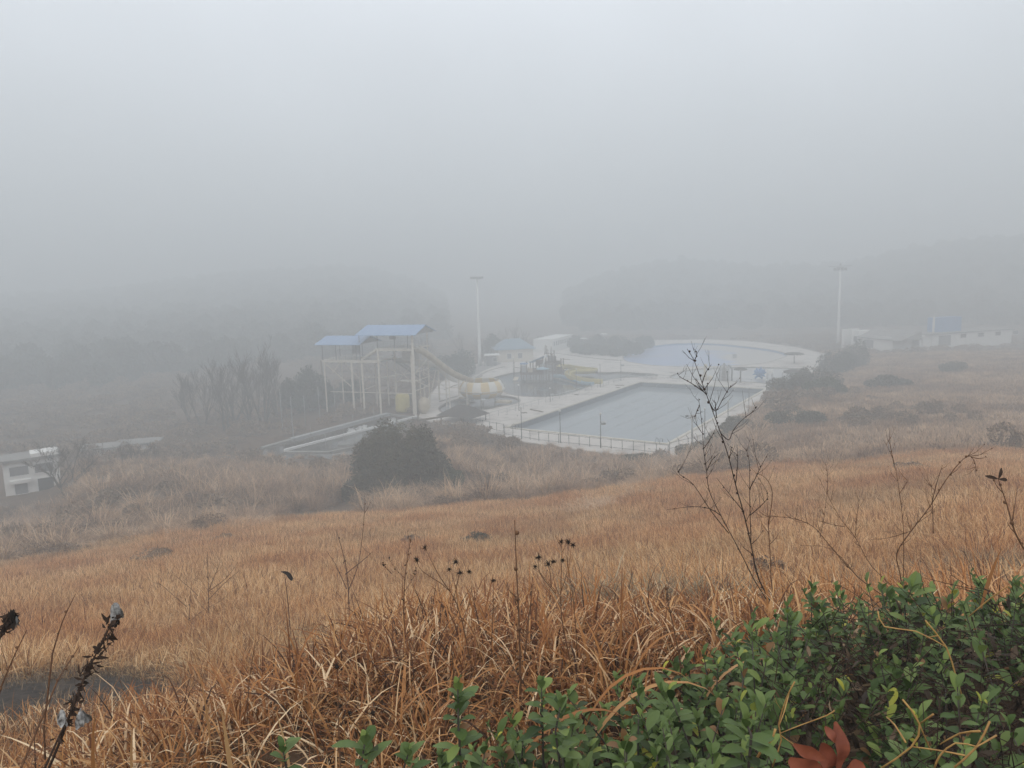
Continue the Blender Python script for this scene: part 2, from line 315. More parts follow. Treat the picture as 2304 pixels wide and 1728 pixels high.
# per picture column: (ground distance, picture row or None, grass height or z)
TC = {
 0:    [(8, 1630, .0), (11, 1545, .0), (14, 1465, .35), (20, 1375, .4), (32, 1295, .4), (46, 1250, .4), (60, 1205, .9), (78, 1165, 1.6), (92, 1130, 2.2)],
 120:  [(8, 1618, .0), (11, 1538, .0), (14, 1452, .35), (20, 1362, .4), (32, 1283, .4), (46, 1236, .4), (60, 1190, .9), (76, 1145, 1.6), (88, 1115, 2.2)],
 220:  [(8, 1602, .0), (11, 1528, .0), (14, 1440, .35), (20, 1350, .4), (31, 1273, .4), (45, 1222, .4), (58, 1172, .9), (74, 1085, 1.2), (88, 1020, 1.3)],
 300:  [(8, 1590, .0), (11, 1520, .1), (14, 1430, .4), (20, 1340, .4), (30, 1265, .4), (44, 1212, .4), (56, 1160, 1.0), (72, 1075, 1.2), (88, 1012, 1.4)],
 576:  [(8, 1500, .35), (12, 1410, .4), (18, 1320, .4), (26, 1250, .4), (36, 1205, .4), (47, 1172, .4), (58, 1130, 1.2), (72, 1070, 1.4), (86, 1022, 1.5)],
 864:  [(8, 1470, .5), (12, 1375, .5), (18, 1290, .5), (26, 1225, .5), (36, 1175, .4), (48, 1140, .4), (60, 1105, 1.3), (72, 1065, 1.4), (86, 1020, 1.4)],
 1010: [(8, 1458, .5), (12, 1362, .5), (18, 1278, .5), (26, 1213, .5), (36, 1165, .4), (48, 1130, .4), (60, 1092, 1.3), (72, 1035, 1.5), (84, 978, 1.5), (92, 962, 1.3)],
 1152: [(8, 1445, .5), (12, 1350, .5), (18, 1265, .5), (26, 1200, .5), (36, 1155, .4), (48, 1120, .4), (60, 1088, 1.4), (72, 1045, 1.5), (84, 998, 1.5)],
 1500: [(8, 1400, .5), (12, 1310, .5), (18, 1222, .5), (26, 1160, .5), (36, 1112, .4), (48, 1075, .4), (60, 1055, 1.2), (72, 1038, 1.2), (82, 1022, 1.2), (92, 1010, .5)],
 1728: [(8, 1370, .5), (12, 1275, .5), (18, 1190, .5), (26, 1130, .5), (36, 1085, .4), (50, 1042, .4), (62, 1005, 1.0), (76, 965, 1.2), (92, 925, 1.3), (108, 890, 1.2), (122, 875, 1.0)],
 2000: [(8, 1360, .5), (12, 1260, .5), (18, 1170, .5), (26, 1108, .5), (38, 1058, .4), (54, 1012, .4), (68, 970, .8), (84, 930, .9), (104, 890, 1.0), (130, 855, 1.0), (165, 825, .8), (200, 795, .6)],
 2304: [(8, 1330, .5), (12, 1230, .5), (18, 1150, .5), (26, 1088, .5), (38, 1045, .4), (56, 1003, .4), (70, 965, .6), (92, 905, .8), (125, 850, .8), (165, 812, .6), (205, 785, .6)],
}
BANK = {0: 20.55, 120: 20.6, 220: 20.65, 1010: 20.8, 300: 20.7, 576: 20.75, 864: 20.8, 1152: 20.8, 1500: 20.85, 1728: 20.9, 2000: 20.9, 2304: 21.0}
DG = np.concatenate([[0, 1.5, 3.2, 5], np.geomspace(6.5, 260, 60)])
def pchip(x, y, xi):
    x = np.array(x, float); y = np.array(y, float); h = np.diff(x); dl = np.diff(y) / h; m = np.zeros(len(x))
    for i in range(1, len(x) - 1):
        if dl[i - 1] * dl[i] > 0:
            w1 = 2 * h[i] + h[i - 1]; w2 = h[i] + 2 * h[i - 1]; m[i] = (w1 + w2) / (w1 / dl[i - 1] + w2 / dl[i])
    k = np.clip(np.searchsorted(x, xi) - 1, 0, len(h) - 1); t = np.clip((xi - x[k]) / h[k], 0, 1)
    return (2 * t**3 - 3 * t**2 + 1) * y[k] + (t**3 - 2 * t**2 + t) * h[k] * m[k] + (-2 * t**3 + 3 * t**2) * y[k + 1] + (t**3 - t**2) * h[k] * m[k + 1]
AZ, ZT = [], []
for x, rows in TC.items():
    r = ray(x, rows[len(rows) // 2][1]); AZ.append(math.atan2(r[0], r[1]))
    ds, zs = [0, 3.2], [BANK[x], BANK[x] - .05]
    ds.append(5); zs.append(BANK[x] - (0.75 if x > 700 else 1.25))
    for d_, y_, g_ in rows:
        ds.append(d_); zs.append(min(max(W(x, y_, d_)[2] - g_, -0.1), zs[-1] - .02 if zs[-1] > 0.1 else 9))
    last = ds[-1]; ds += [last + 12, last + 30, 400]; zs += [max(0, zs[-1] * .25), 0, 0]
    ZT.append(pchip(ds, zs, DG))
AZ = np.array(AZ); ZT = np.array(ZT)
AZF = np.linspace(AZ[0], AZ[-1], 90); ZF = np.array([pchip(AZ, ZT[:, j], AZF) for j in range(len(DG))]).T
def noise2(X, Y, f, seed):
    rg = np.random.default_rng(seed); s = np.zeros_like(X, dtype=float)
    for k in range(7):
        a = rg.uniform(0, 6.28); ff = f * rg.uniform(.6, 1.7); s += np.sin((X * math.cos(a) + Y * math.sin(a)) * ff + rg.uniform(0, 6.28))
    return s / 7
SKYL = [(-1500, 640), (-600, 640), (0, 672), (200, 662), (380, 640), (520, 622), (640, 612), (760, 602), (850, 612), (900, 628), (950, 648), (1000, 668), (1060, 690), (1130, 712), (1200, 700), (1260, 668), (1330, 636), (1400, 612), (1470, 598), (1540, 590), (1620, 600),
        (1720, 608), (1820, 603), (1900, 600), (1950, 590), (2040, 566), (2130, 552), (2220, 545), (2304, 538), (2900, 520), (3600, 520)]
SAZ, SEL = [], []
for x, y in SKYL:
    r = ray(x, y); SAZ.append(math.atan2(r[0], r[1])); SEL.append(r[2] / math.hypot(r[0], r[1]))
def ridge(az):                                       # foot distance, crest distance, crest height
    k = np.interp(az, [-.7, -.45, -.2, -.08, .05, .3, .5, .62, .8], [0, 1, 2, 3, 4, 5, 6, 7, 8])
    foot = np.interp(k, range(9), [185, 190, 225, 270, 285, 285, 300, 300, 300]); crest = np.interp(k, range(9), [560, 560, 560, 540, 500, 490, 490, 460, 460])
    top = CAMZ + np.interp(az, SAZ, SEL) * crest - 5.0          # trees add the rest
    return foot, crest, np.maximum(top, 0)
def terrain(X, Y):
    X = np.asarray(X, float); Y = np.asarray(Y, float)
    d = np.hypot(X, Y); az = np.arctan2(X, Y); a = np.clip(az, AZF[0], AZF[-1])
    i = np.clip((a - AZF[0]) / (AZF[1] - AZF[0]), 0, len(AZF) - 1.001); i0 = i.astype(int); fi = i - i0
    j = np.clip(np.searchsorted(DG, d) - 1, 0, len(DG) - 2); fj = np.clip((d - DG[j]) / (DG[j + 1] - DG[j]), 0, 1)
    z = (ZF[i0, j] * (1 - fj) + ZF[i0, j + 1] * fj) * (1 - fi) + (ZF[i0 + 1, j] * (1 - fj) + ZF[i0 + 1, j + 1] * fj) * fi
    z = z + noise2(X, Y, .35, 3) * np.clip((z - .3) * .1, 0, .3) * np.clip((d - 12) / 20, 0, 1) + noise2(X, Y, 1.5, 4) * .05 * np.clip((d - 2) / 6, 0, 1) * np.clip(z, 0, 1)
    ft, cr_, tp = ridge(az); t = np.clip((d - ft) / (cr_ - ft), 0, 1); s = t ** 1.7 * (1 + .7 * (1 - t)); s = s + noise2(X, Y, .035, 77) * .10 * np.clip(t * 3, 0, 1) * np.clip((1.02 - t) * 4, 0, 1)
    front = np.clip((np.cos(az) - .1) * 4, 0, 1)
    z = np.where(front > 0, z + s * (tp - z * s) * front, z)
    behind = 1 - np.clip((np.cos(az) + .2) * 2.5, 0, 1)          # level road bank behind the viewer
    z = z * (1 - behind) + 20.8 * behind
    return z
nA = 560; azs = np.concatenate([np.linspace(-.82, .82, 430), np.linspace(.82, 2 * math.pi - .82, 62)[1:-1]])
dsr = np.concatenate([np.linspace(.25, 4, 16), np.geomspace(4.15, 90, 130), np.arange(91, 160, 1.1), np.geomspace(161, 1450, 75)])
AA, DD = np.meshgrid(azs, dsr, indexing='ij'); TX, TY = DD * np.sin(AA), DD * np.cos(AA); TZ = terrain(TX, TY)
dk = poly_dist(DECKP, TX, TY); TZ = np.where(dk < 1.5, np.minimum(TZ, -.12), TZ)
holes_d = np.min([poly_dist(h, TX, TY) for h in HOLES], axis=0); TZ = np.where((dk < -.5) & (holes_d < 3.5), -3.0, TZ)
od = poly_dist(OPX_P, TX, TY); TZ = np.where(od < 0.6, -1.6, np.where(od < 3, np.minimum(TZ, 0.0), TZ))
na, ndst = TX.shape
V = np.stack([TX.ravel(), TY.ravel(), TZ.ravel()], 1); V = np.vstack([V, [[0, 0, float(terrain(0.0, 0.01))]]])
ii, jj = np.meshgrid(np.arange(na), np.arange(ndst - 1), indexing='ij'); i2 = (ii + 1) % na
F = np.stack([ii * ndst + jj, i2 * ndst + jj, i2 * ndst + jj + 1, ii * ndst + jj + 1], -1).reshape(-1, 4)[:, ::-1]
me = bpy.data.meshes.new('ground'); fl = [tuple(f) for f in F.tolist()] + [(len(V) - 1, ((i + 1) % na) * ndst, i * ndst) for i in range(na)]
me.from_pydata(V.tolist(), [], fl); me.materials.append(M['ground']); me.polygons.foreach_set('use_smooth', [True] * len(fl)); me.update()
ground = bpy.data.objects.new('ground', me); COL.objects.link(ground); tag(ground, kind='structure')

# dirt track in the dip at the left
mb = MB(); nu, nv = 46, 16
pts = []
for i in range(nu):
    x = -420 + 900 * i / (nu - 1); a = math.atan2(*(ray(x, 1560)[:2]))
    c_ = 9.1 + .0008 * (x - 100); hw = 2.0 * min(1, max(.05, (485 - x) / 190)) + .18 * math.sin(i * .9)
    for j in range(nv):
        d_ = c_ + hw * (2 * j / (nv - 1) - 1); X, Y = d_ * math.sin(a), d_ * math.cos(a); pts.append((X, Y, float(terrain(X, Y)) + .045 - .05 * abs(2 * j / (nv - 1) - 1) ** 3))
mb.add(pts, [(i * nv + j, (i + 1) * nv + j, (i + 1) * nv + j + 1, i * nv + j + 1) for i in range(nu - 1) for j in range(nv - 1)], True)
PATHO = tag(mb.build('path', M['path']), kind='structure')
def path_d(X, Y):
    d = np.hypot(X, Y); a = np.arctan2(X, Y); a0 = math.atan2(*(ray(-420, 1560)[:2])); a1 = math.atan2(*(ray(455, 1560)[:2]))
    return (d > 7.1) & (d < 11.1) & (a > a0) & (a < a1)

# ------------------------------------------------------------------ haze
def haze():
    m = bpy.data.materials.new('haze_air'); m.use_nodes = True; t = m.node_tree; t.nodes.clear()
    pv = nd(t, 'ShaderNodeVolumePrincipled', inp={'Color': (0.925, 0.965, 0.985, 1), 'Density': HAZE_DENSITY, 'Anisotropy': 0.2})
    o = nd(t, 'ShaderNodeOutputMaterial'); t.links.new(pv.outputs[0], o.inputs['Volume'])
    b = MB(); b.box((0, 0, 21.0), (2990, 2990, 50.0)); o = b.build('haze', m); tag(o, kind='stuff'); return o
haze()

# ------------------------------------------------------------------ deck, pools, water
def sheet(name, outer, holes, z, m, skirt=0.6, hskirt=1.2):
    polys = [[Vector((float(p[0]), float(p[1]), 0)) for p in outer]] + [[Vector((float(p[0]), float(p[1]), 0)) for p in h] for h in holes]
    tris = tessellate_polygon(polys); allp = [p for q in polys for p in q]; b = MB()
    tr = []
    for a, c, d in tris:
        n = (allp[c] - allp[a]).cross(allp[d] - allp[a]); tr.append((a, c, d) if n.z > 0 else (a, d, c))
    b.add([(p.x, p.y, z) for p in allp], tr)
    for k, pl in enumerate(polys):
        sk = skirt if k == 0 else hskirt
        if sk <= 0: continue
        n = len(pl); b.add([(p.x, p.y, z) for p in pl] + [(p.x, p.y, z - sk) for p in pl], [(i, (i + 1) % n, n + (i + 1) % n, n + i) for i in range(n)])
    return b.build(name, m)
tag(sheet('pool_deck', DECKP, HOLES, 0.04, M['deck'], 1.2, 1.9), kind='structure')
def rim(outline, wd, z, ht, m, name, parent=None, label=None):
    P = [np.array(p[:2]) for p in outline]; n = len(P); b = MB(); c = sum(P) / n; vs = []
    for i in range(n):
        t = P[(i + 1) % n] - P[i - 1]; t /= np.linalg.norm(t); nn = np.array([t[1], -t[0]])
        if nn @ (P[i] - c) < 0: nn = -nn
        for off, zz in ((-.05, z - .3), (-.05, z + ht), (wd, z + ht), (wd, z - .3)): q = P[i] + nn * off; vs.append((q[0], q[1], zz))
    b.add(vs, [(i * 4 + k, i * 4 + (k + 1) % 4, ((i + 1) % n) * 4 + (k + 1) % 4, ((i + 1) % n) * 4 + k) for i in range(n) for k in range(4)])
    return b.build(name, m, parent, label)
# lap pool
lp = thing('swimming_pool', L(12.5, 25, 0), 'long rectangular lap pool of still grey water, dark tiled wall under a pale coping', 'pool')
b = MB(); WL = -0.85; T = .06
b.add([L(T, T, -1.85), L(25 - T, T, -1.85), L(25 - T, 50 - T, -1.85), L(T, 50 - T, -1.85)], [(0, 1, 2, 3)]); b.build('basin_floor', M['poolfloor'], lp)
b = MB(); c4 = [(T, T), (25 - T, T), (25 - T, 50 - T), (T, 50 - T)]
for k in range(4):
    a, c = c4[k], c4[(k + 1) % 4]; b.add([L(*a, -1.85), L(*c, -1.85), L(*c, -.02), L(*a, -.02)], [(0, 1, 2, 3)])
b.build('basin_wall', M['tile'], lp)
b = MB()
for (s0, t0, s1, t1) in ((-.45, -.45, 25.45, .07), (-.45, 49.93, 25.45, 50.45), (-.45, .07, .07, 49.93), (24.93, .07, 25.45, 49.93)):
    b.box(L((s0 + s1) / 2, (t0 + t1) / 2, .06), (s1 - s0, t1 - t0, .17), PA)
b.build('coping', M['coping'], lp)
for k in range(1, 8):
    b = MB(); s0 = 25 * k / 8; b.bar(L(s0, (1.0, 9.0, 4.0, 14.0)[k % 4], WL + .012), L(s0, 49.4, WL + .012), .035, .02); b.build('lane_line', M['palesteel'], lp)
b = MB(); b.box(L(12.5, 49.92, -.45), (.1, .03, .1), PA)
for k in range(6):
    b = MB(); b.bar(L(4 + 3.1 * k, 49.92, -.10), L(3.3 + 3.1 * k, 49.92, -.8), .10, .03); b.build('wall_stripe', M['white'], lp)
for s_, t_ in ((1.2, .1), (1.8, .1), (23.6, .1), (24.2, .1)):
    b = MB(); b.tube([L(s_, .5, -.6), L(s_, .4, .5), L(s_, -.15, .75), L(s_, -.55, .5), L(s_, -.6, 0)], .03, 5); b.build('ladder_rail', M['steel'], lp)
def wsheet(outline, z, m, name='water'):
    o = sheet(name, outline, [], z, m, 0, 0); return tag(o, kind='structure')
wsheet([L(T, T), L(25 - T, T), L(25 - T, 50 - T), L(T, 50 - T)], WL, M['poolwater'])
for nm, P, m, z, lab in (('splash_pool', LAGP, M['murk'], -.12, 'kidney shaped splash pool of dark murky water round the play house'),
                         ('paddling_pool', SHLP, M['shallow'], -.06, 'pale shallow paddling pool with mushrooms and a bottle shaped cage'),
                         ('landing_pool', BWPP, M['murk'], -.12, 'dark murky landing pool under the striped bowl')):
    t_ = thing(nm, np.mean(P, 0), lab, 'pool'); rim(P, .28, .04, .05, M['copingdark'], 'rim', t_); wsheet(P, z, m)
    bb = sheet('basin_floor', P, [], -1.0, M['paddle'], 0, 0); bb.parent = t_; bb.matrix_parent_inverse = Matrix.Translation(-Vector(t_.location))
wp = thing('wave_pool', np.mean(WAVP, 0), 'wide oval wave pool with a faded blue painted floor fading to bare concrete', 'pool')
rim(WAVP, .25, .04, .03, M['copingdark'], 'rim', wp)
o = sheet('basin_floor', WAVP, [], -.5, M['wave'], 0, 0); o.parent = wp; o.matrix_parent_inverse = Matrix.Translation(-Vector(wp.location))
b = MB(); n = len(WAVP); cc = np.mean(WAVP, 0); ins = [cc + (p - cc) * .996 for p in WAVP]
b.add([(p[0], p[1], .0) for p in ins] + [(p[0], p[1], -.52) for p in ins], [(i, (i + 1) % n, n + (i + 1) % n, n + i) for i in range(n)]); b.build('basin_wall', M['blueroof'], wp)
# neglected long pool beside the tower
op = thing('neglected_pool', G(760, 985), 'long neglected dark pool with white edge beams behind the big round bush', 'pool')
wsheet(OPX_P, -.75, M['murk'])
b = MB(); b.bar(G(640, 1013, .12), G(937, 937, .12), .34, .3); b.build('edge_beam', M['white'], op)
b = MB(); b.bar(G(655, 990, .15), G(873, 932, .15), .9, .5); b.build('side_wall', M['palesteel'], op)
b = MB(); b.bar(G(590, 1008, .1), G(655, 990, .1), .8, .3); b.build('end_wall', M['roofgrey'], op)
b = MB(); b.bar(G(873, 932, .1), G(937, 941, .1), .4, .3); b.build('end_wall', M['roofgrey'], op)
b = MB(); b.bar(G(760, 1003, .3), G(835, 1001, .3), .5, .4); b.bar(G(640, 1018, .3), G(745, 1018, .3), .6, .3); b.bar(G(745, 1018, .3), G(850, 998, .3), .4, .4); b.build('cross_wall', M['roofgrey'], op)
for k, (x, y) in enumerate(((662, 1000), (700, 988), (733, 1008), (795, 965), (842, 948), (773, 992))):
    b = MB(); p = G(x, y); b.tube([p, p + (0, 0, 2.2)], .035, 5); b.build('post', M['palesteel'], op)
def debris(name, label, x0, y0, x1, y1, n, m, seed, z=-.7):
    b = MB(); rg = np.random.default_rng(seed)
    for k in range(n):
        f = rg.uniform(); p = G(x0 + (x1 - x0) * f, y0 + (y1 - y0) * f + rg.uniform(-3, 3), z); p[2] = z + rg.uniform(.0, .25)
        b.box(p, (rg.uniform(.1, .5), rg.uniform(.1, .7), rg.uniform(.03, .12)), rg.uniform(0, 3), rg.uniform(-.5, .5))
    tag(b.build(name, m), label, 'debris')
debris('floating_debris', 'white rubbish floating in the dark pool, heap nearer the tower', 875, 948, 890, 944, 26, M['white'], 1)
debris('floating_debris', 'white rubbish floating along the middle of the dark neglected pool', 783, 972, 825, 960, 60, M['white'], 2)

# ------------------------------------------------------------------ scattered ground cover (each ONE object of kind stuff)
def scatter_group():
    g = bpy.data.node_groups.new('spread_clumps', 'GeometryNodeTree')
    g.interface.new_socket('Geometry', in_out='INPUT', socket_type='NodeSocketGeometry'); g.interface.new_socket('Geometry', in_out='OUTPUT', socket_type='NodeSocketGeometry')
    gi = g.nodes.new('NodeGroupInput'); go = g.nodes.new('NodeGroupOutput')
    def attr(nm, ty):
        n = g.nodes.new('GeometryNodeInputNamedAttribute'); n.data_type = ty; n.inputs['Name'].default_value = nm; return n.outputs['Attribute']
    def sepg(geo, sel):
        n = g.nodes.new('GeometryNodeSeparateGeometry'); n.domain = 'POINT'; g.links.new(geo, n.inputs['Geometry']); g.links.new(sel, n.inputs['Selection']); return n
    def cmp_eq(sock, v):
        n = g.nodes.new('FunctionNodeCompare'); n.data_type = 'INT'; n.operation = 'EQUAL'; g.links.new(sock, n.inputs[2]); n.inputs[3].default_value = v; return n.outputs[0]
    var = attr('variant', 'INT')
    P = sepg(gi.outputs[0], cmp_eq(var, -1))
    jn = g.nodes.new('GeometryNodeJoinGeometry')
    for k in range(NVAR):
        s = sepg(gi.outputs[0], cmp_eq(var, k)); ti = g.nodes.new('GeometryNodeGeometryToInstance'); g.links.new(s.outputs[0], ti.inputs[0]); g.links.new(ti.outputs[0], jn.inputs[0])
    ip = g.nodes.new('GeometryNodeInstanceOnPoints'); g.links.new(P.outputs[0], ip.inputs['Points']); g.links.new(jn.outputs[0], ip.inputs['Instance'])
    ip.inputs['Pick Instance'].default_value = True; g.links.new(attr('pick', 'INT'), ip.inputs['Instance Index'])
    g.links.new(attr('rot', 'FLOAT_VECTOR'), ip.inputs['Rotation']); g.links.new(attr('scl', 'FLOAT_VECTOR'), ip.inputs['Scale'])
    g.links.new(ip.outputs[0], go.inputs[0]); return g
NVAR = 4
SG = scatter_group()
def scatter(name, variants, P, rz, sc, m, tilt=.08):
    """variants: list of MB; P (n,3); the clumps and the points share one mesh, the node group puts a clump on every point"""
    V, F, T, VA = [], [], [], []
    for k in range(NVAR):
        b = variants[k % len(variants)]; o = len(V); V += b.v; T += b.t; VA += [k] * len(b.v); F += [tuple(i + o for i in f) for f in b.f]
    n0 = len(V); n = len(P); V += [tuple(p) for p in P]; T += [0.5] * n; VA += [-1] * n
    me = bpy.data.meshes.new(name); me.from_pydata(V, [], F); me.materials.append(m)
    def at(nm, ty, arr, key='value'): a = me.attributes.new(nm, ty, 'POINT'); a.data.foreach_set(key, np.asarray(arr).ravel())
    at('tint', 'FLOAT', np.array(T, np.float32)); at('variant', 'INT', np.array(VA, np.int32))
    rg = np.random.default_rng(len(name) + n)
    pick = np.zeros(len(V), np.int32); pick[n0:] = rg.integers(0, NVAR, n); at('pick', 'INT', pick)
    rot = np.zeros((len(V), 3), np.float32); rot[n0:, 2] = rz; rot[n0:, :2] = rg.normal(0, tilt, (n, 2)); at('rot', 'FLOAT_VECTOR', rot, 'vector')
    s3 = np.ones((len(V), 3), np.float32); s3[n0:] = np.asarray(sc).reshape(n, -1); at('scl', 'FLOAT_VECTOR', s3, 'vector')
    me.polygons.foreach_set('use_smooth', [True] * len(F)); me.update()
    o = bpy.data.objects.new(name, me); COL.objects.link(o); md = o.modifiers.new('spread', 'NODES'); md.node_group = SG
    return tag(o, kind='stuff')
def blade(b, p, h, wd, az, lean, droop, tint, n=4, curl=0.0, taper=1.0):
    """one grass blade: a tapering ribbon that leans, then droops"""
    p = np.array(p, float); dv = np.array([math.cos(az), math.sin(az), 0]); sd = np.array([-dv[1], dv[0], 0]); ang = lean; q = p.copy(); vs = []
    tw = random.uniform(-.8, .8)
    for i in range(n + 1):
        f = i / n; wv = wd * (1 - f ** 2.2 * taper) * (0.75 + .25 * min(1, 4 * f)) / 2
        a2 = tw * f; side = sd * math.cos(a2) + np.array([0, 0, 1]) * math.sin(a2) * .6
        vs += [q - side * wv, q + side * wv]
        q = q + (dv * math.sin(ang) + np.array([0, 0, 1]) * math.cos(ang)) * (h / n)
        ang += droop / n * (0.4 + 1.6 * f) + curl * f; sd = sd + dv * random.uniform(-.12, .12)
    b.tint = tint; b.add(vs, [(2 * i, 2 * i + 1, 2 * i + 3, 2 * i + 2) for i in range(n)], True)
def clump(seed, n, rad, h, wd, lean=(0, .5), droop=(.2, 1.6), nseg=4, tint=(0, 1), flat=0.0):
    random.seed(seed); b = MB()
    for k in range(n):
        r = rad * math.sqrt(random.random()); a = random.uniform(0, 6.283); az = a + random.gauss(0, .9) if flat == 0 else random.uniform(0, 6.283)
        hh = h * random.uniform(.45, 1.0); ln = random.uniform(*lean); dr = random.uniform(*droop)
        if random.random() < .18: dr += 1.3; hh *= .9
        blade(b, (r * math.cos(a), r * math.sin(a), -.03), hh, wd * random.uniform(.6, 1.25), az, ln, dr, random.triangular(tint[0], tint[1], (tint[0] + tint[1]) / 2), nseg)
    return b
def wedge(n, d0, d1, seed, a0=-.72, a1=.72, power=1.0):
    rg = np.random.default_rng(seed); a = rg.uniform(a0, a1, n); u = rg.uniform(0, 1, n)
    d = (d0 ** (2 * power) + u * (d1 ** (2 * power) - d0 ** (2 * power))) ** (1 / (2 * power)); return d * np.sin(a), d * np.cos(a), rg
def on(X, Y, dz=0.0): return np.stack([X, Y, terrain(X, Y) + dz], 1)
# hedge foot print (ground plan) so that grass stays out of it
HEDGE = [W(560, 1740, 1.75), W(900, 1660, 2.15), W(1250, 1610, 2.3), W(1480, 1560, 2.5), W(1640, 1470, 2.9), W(1850, 1425, 3.3), W(2050, 1385, 3.7), W(2330, 1330, 4.3), W(2700, 1330, 4.8), W(2900, 1728, 1.7), W(2304, 1760, 1.3), W(1500, 1900, 1.0), W(900, 1900, 1.1)]
BROW = lambda a: np.interp(a, [-.72, -.4, 0, .3, .72], [50, 48, 50, 50, 58])
def brow_noise(X, Y): return noise2(X, Y, .12, 21) * 6.0 + noise2(X, Y, .7, 22) * 3.5
# field grass
X, Y, rg = wedge(36000, 5.2, 60, 11, -.86, .86, power=.62)
d = np.hypot(X, Y); a = np.arctan2(X, Y); k = (~path_d(X, Y)) & (d < BROW(a) + brow_noise(X, Y)) & (rg.uniform(0, 1, len(X)) < 1 - .35 * (noise2(X, Y, .5, 5) > .35))
X, Y, d = X[k], Y[k], d[k]; near = d < 17
fine = [clump(100 + i, 74, .32, .50, .0105, (0, .85), (.4, 2.7), 5, (-.2, 1.2)) for i in range(4)]
finefar = [clump(120 + i, 105, .62, .42, .013, (0, .9), (.5, 2.6), 4, (-.1, 1.15)) for i in range(4)]
a = np.arctan2(X, Y); s = rg.uniform(.65, 1.3, len(X)) * (1 + .25 * noise2(X, Y, .3, 8) + .4 * noise2(X, Y, 1.3, 81)) * np.where((d < 8) & (a < -.2), np.interp(a, [-.35, -.2], [.42, .9]), 1)
scatter('dry_field_grass', fine, on(X[near], Y[near]), rg.uniform(0, 6.28, near.sum()), np.repeat(s[near][:, None], 3, 1), M['grassfine'])
scatter('distant_field_grass', finefar, on(X[~near], Y[~near]), rg.uniform(0, 6.28, (~near).sum()), np.repeat(s[~near][:, None], 3, 1), M['grassfine'])
# broad dry blades on the near bank
X, Y, rg = wedge(2300, 1.9, 8.4, 12, -1.1, 1.15, power=.8); d = np.hypot(X, Y); a = np.arctan2(X, Y)
hd = poly_dist(HEDGE, X, Y); left = a < -.28
k = (hd > .12) & (rg.uniform(0, 1, len(X)) < np.interp(a, [-.6, -.3, -.15, .3], [.75, .7, .9, 1])) & ((d < 7.6) | ~left) & (d > np.where(left, 2.5, 2.0)); X, Y = X[k], Y[k]
broad = [clump(140 + i, 26, .26, .58, .0185, (.05, 1.2), (.8, 3.0), 8, (-.2, 1.15)) for i in range(4)]
sb = rg.uniform(.42, .85, len(X)) * np.interp(np.arctan2(X, Y), [-.62, -.35, -.2, -.05, .2], [.38, .42, .7, .9, .95])
scatter('broad_dry_grass', broad, on(X, Y), rg.uniform(0, 6.28, len(X)), np.repeat(sb[:, None], 3, 1), M['blade'])
# grey green faded grass behind the hedge on the right and tangled fine grass on the bank
X, Y, rg = wedge(1300, 3.4, 8.6, 13, a0=.1, a1=.72); k = (poly_dist(HEDGE, X, Y) > .05) & (noise2(X, Y, 1.3, 31) > -.05 + np.clip(.3 - np.arctan2(X, Y), 0, 1) * 1.5); X, Y = X[k], Y[k]
scatter('faded_grey_grass', [clump(160 + i, 46, .28, .50, .008, (.1, .9), (.6, 2.2), 5, (0, 1)) for i in range(4)], on(X, Y), rg.uniform(0, 6.28, len(X)), rg.uniform(.6, 1.15, (len(X), 1)) * np.ones((1, 3)), M['greyblade'])
X, Y, rg = wedge(2700, 2.0, 7.5, 14, -1.1, 1.15); k = (poly_dist(HEDGE, X, Y) > -.1) & (np.hypot(X, Y) > np.where(np.arctan2(X, Y) < -.28, 2.7, 2.0)); X, Y = X[k], Y[k]
scatter('tangled_dry_grass', [clump(170 + i, 46, .24, .36, .0085, (.1, 1.3), (.4, 2.8), 5, (-.25, 1.1)) for i in range(4)], on(X, Y), rg.uniform(0, 6.28, len(X)), rg.uniform(.7, 1.2, (len(X), 1)) * np.ones((1, 3)), M['blade'])
# dull brown fine grass in patches on the slope just below the bank, and by the right edge
X, Y, rg = wedge(5200, 6.5, 17, 61, power=.8); d = np.hypot(X, Y); a = np.arctan2(X, Y)
k = (((a > -.34) & (a < .02) & (d < 13.5)) | ((a > .38) & (d < 13))) & ~path_d(X, Y) & (noise2(X, Y, .8, 62) + .15 > rg.uniform(-.35, .35, len(X))) & (poly_dist(HEDGE, X, Y) > .1); X, Y = X[k], Y[k]
scatter('dull_brown_grass', [clump(190 + i, 60, .30, .44, .008, (0, .8), (.3, 2.4), 4, (-.25, 1.1)) for i in range(4)], on(X, Y), rg.uniform(0, 6.28, len(X)), rg.uniform(.6, 1.25, (len(X), 1)) * np.ones((1, 3)), M['darkgrass'])
# pale straw flattened in drifts along the brow and in a few places on the slope
X, Y, rg = wedge(2600, 24, 60, 63); d = np.hypot(X, Y); a = np.arctan2(X, Y); bl_ = BROW(a) + brow_noise(X, Y)
k = (np.abs(d - bl_ - 1) < 2.6 + 1.5 * noise2(X, Y, .2, 64)) & (noise2(X, Y, .18, 65) > -.05) | ((noise2(X, Y, .30, 66) > .52) & (d < bl_)); X, Y = X[k], Y[k]
scatter('flattened_straw', [clump(195 + i, 120, .9, .8, .02, (.9, 1.5), (.2, .9), 4, (.35, 1.25)) for i in range(4)], on(X, Y, .12), rg.uniform(0, 6.28, len(X)), rg.uniform(.7, 1.3, (len(X), 1)) * np.ones((1, 3)), M['tussock'], tilt=.2)
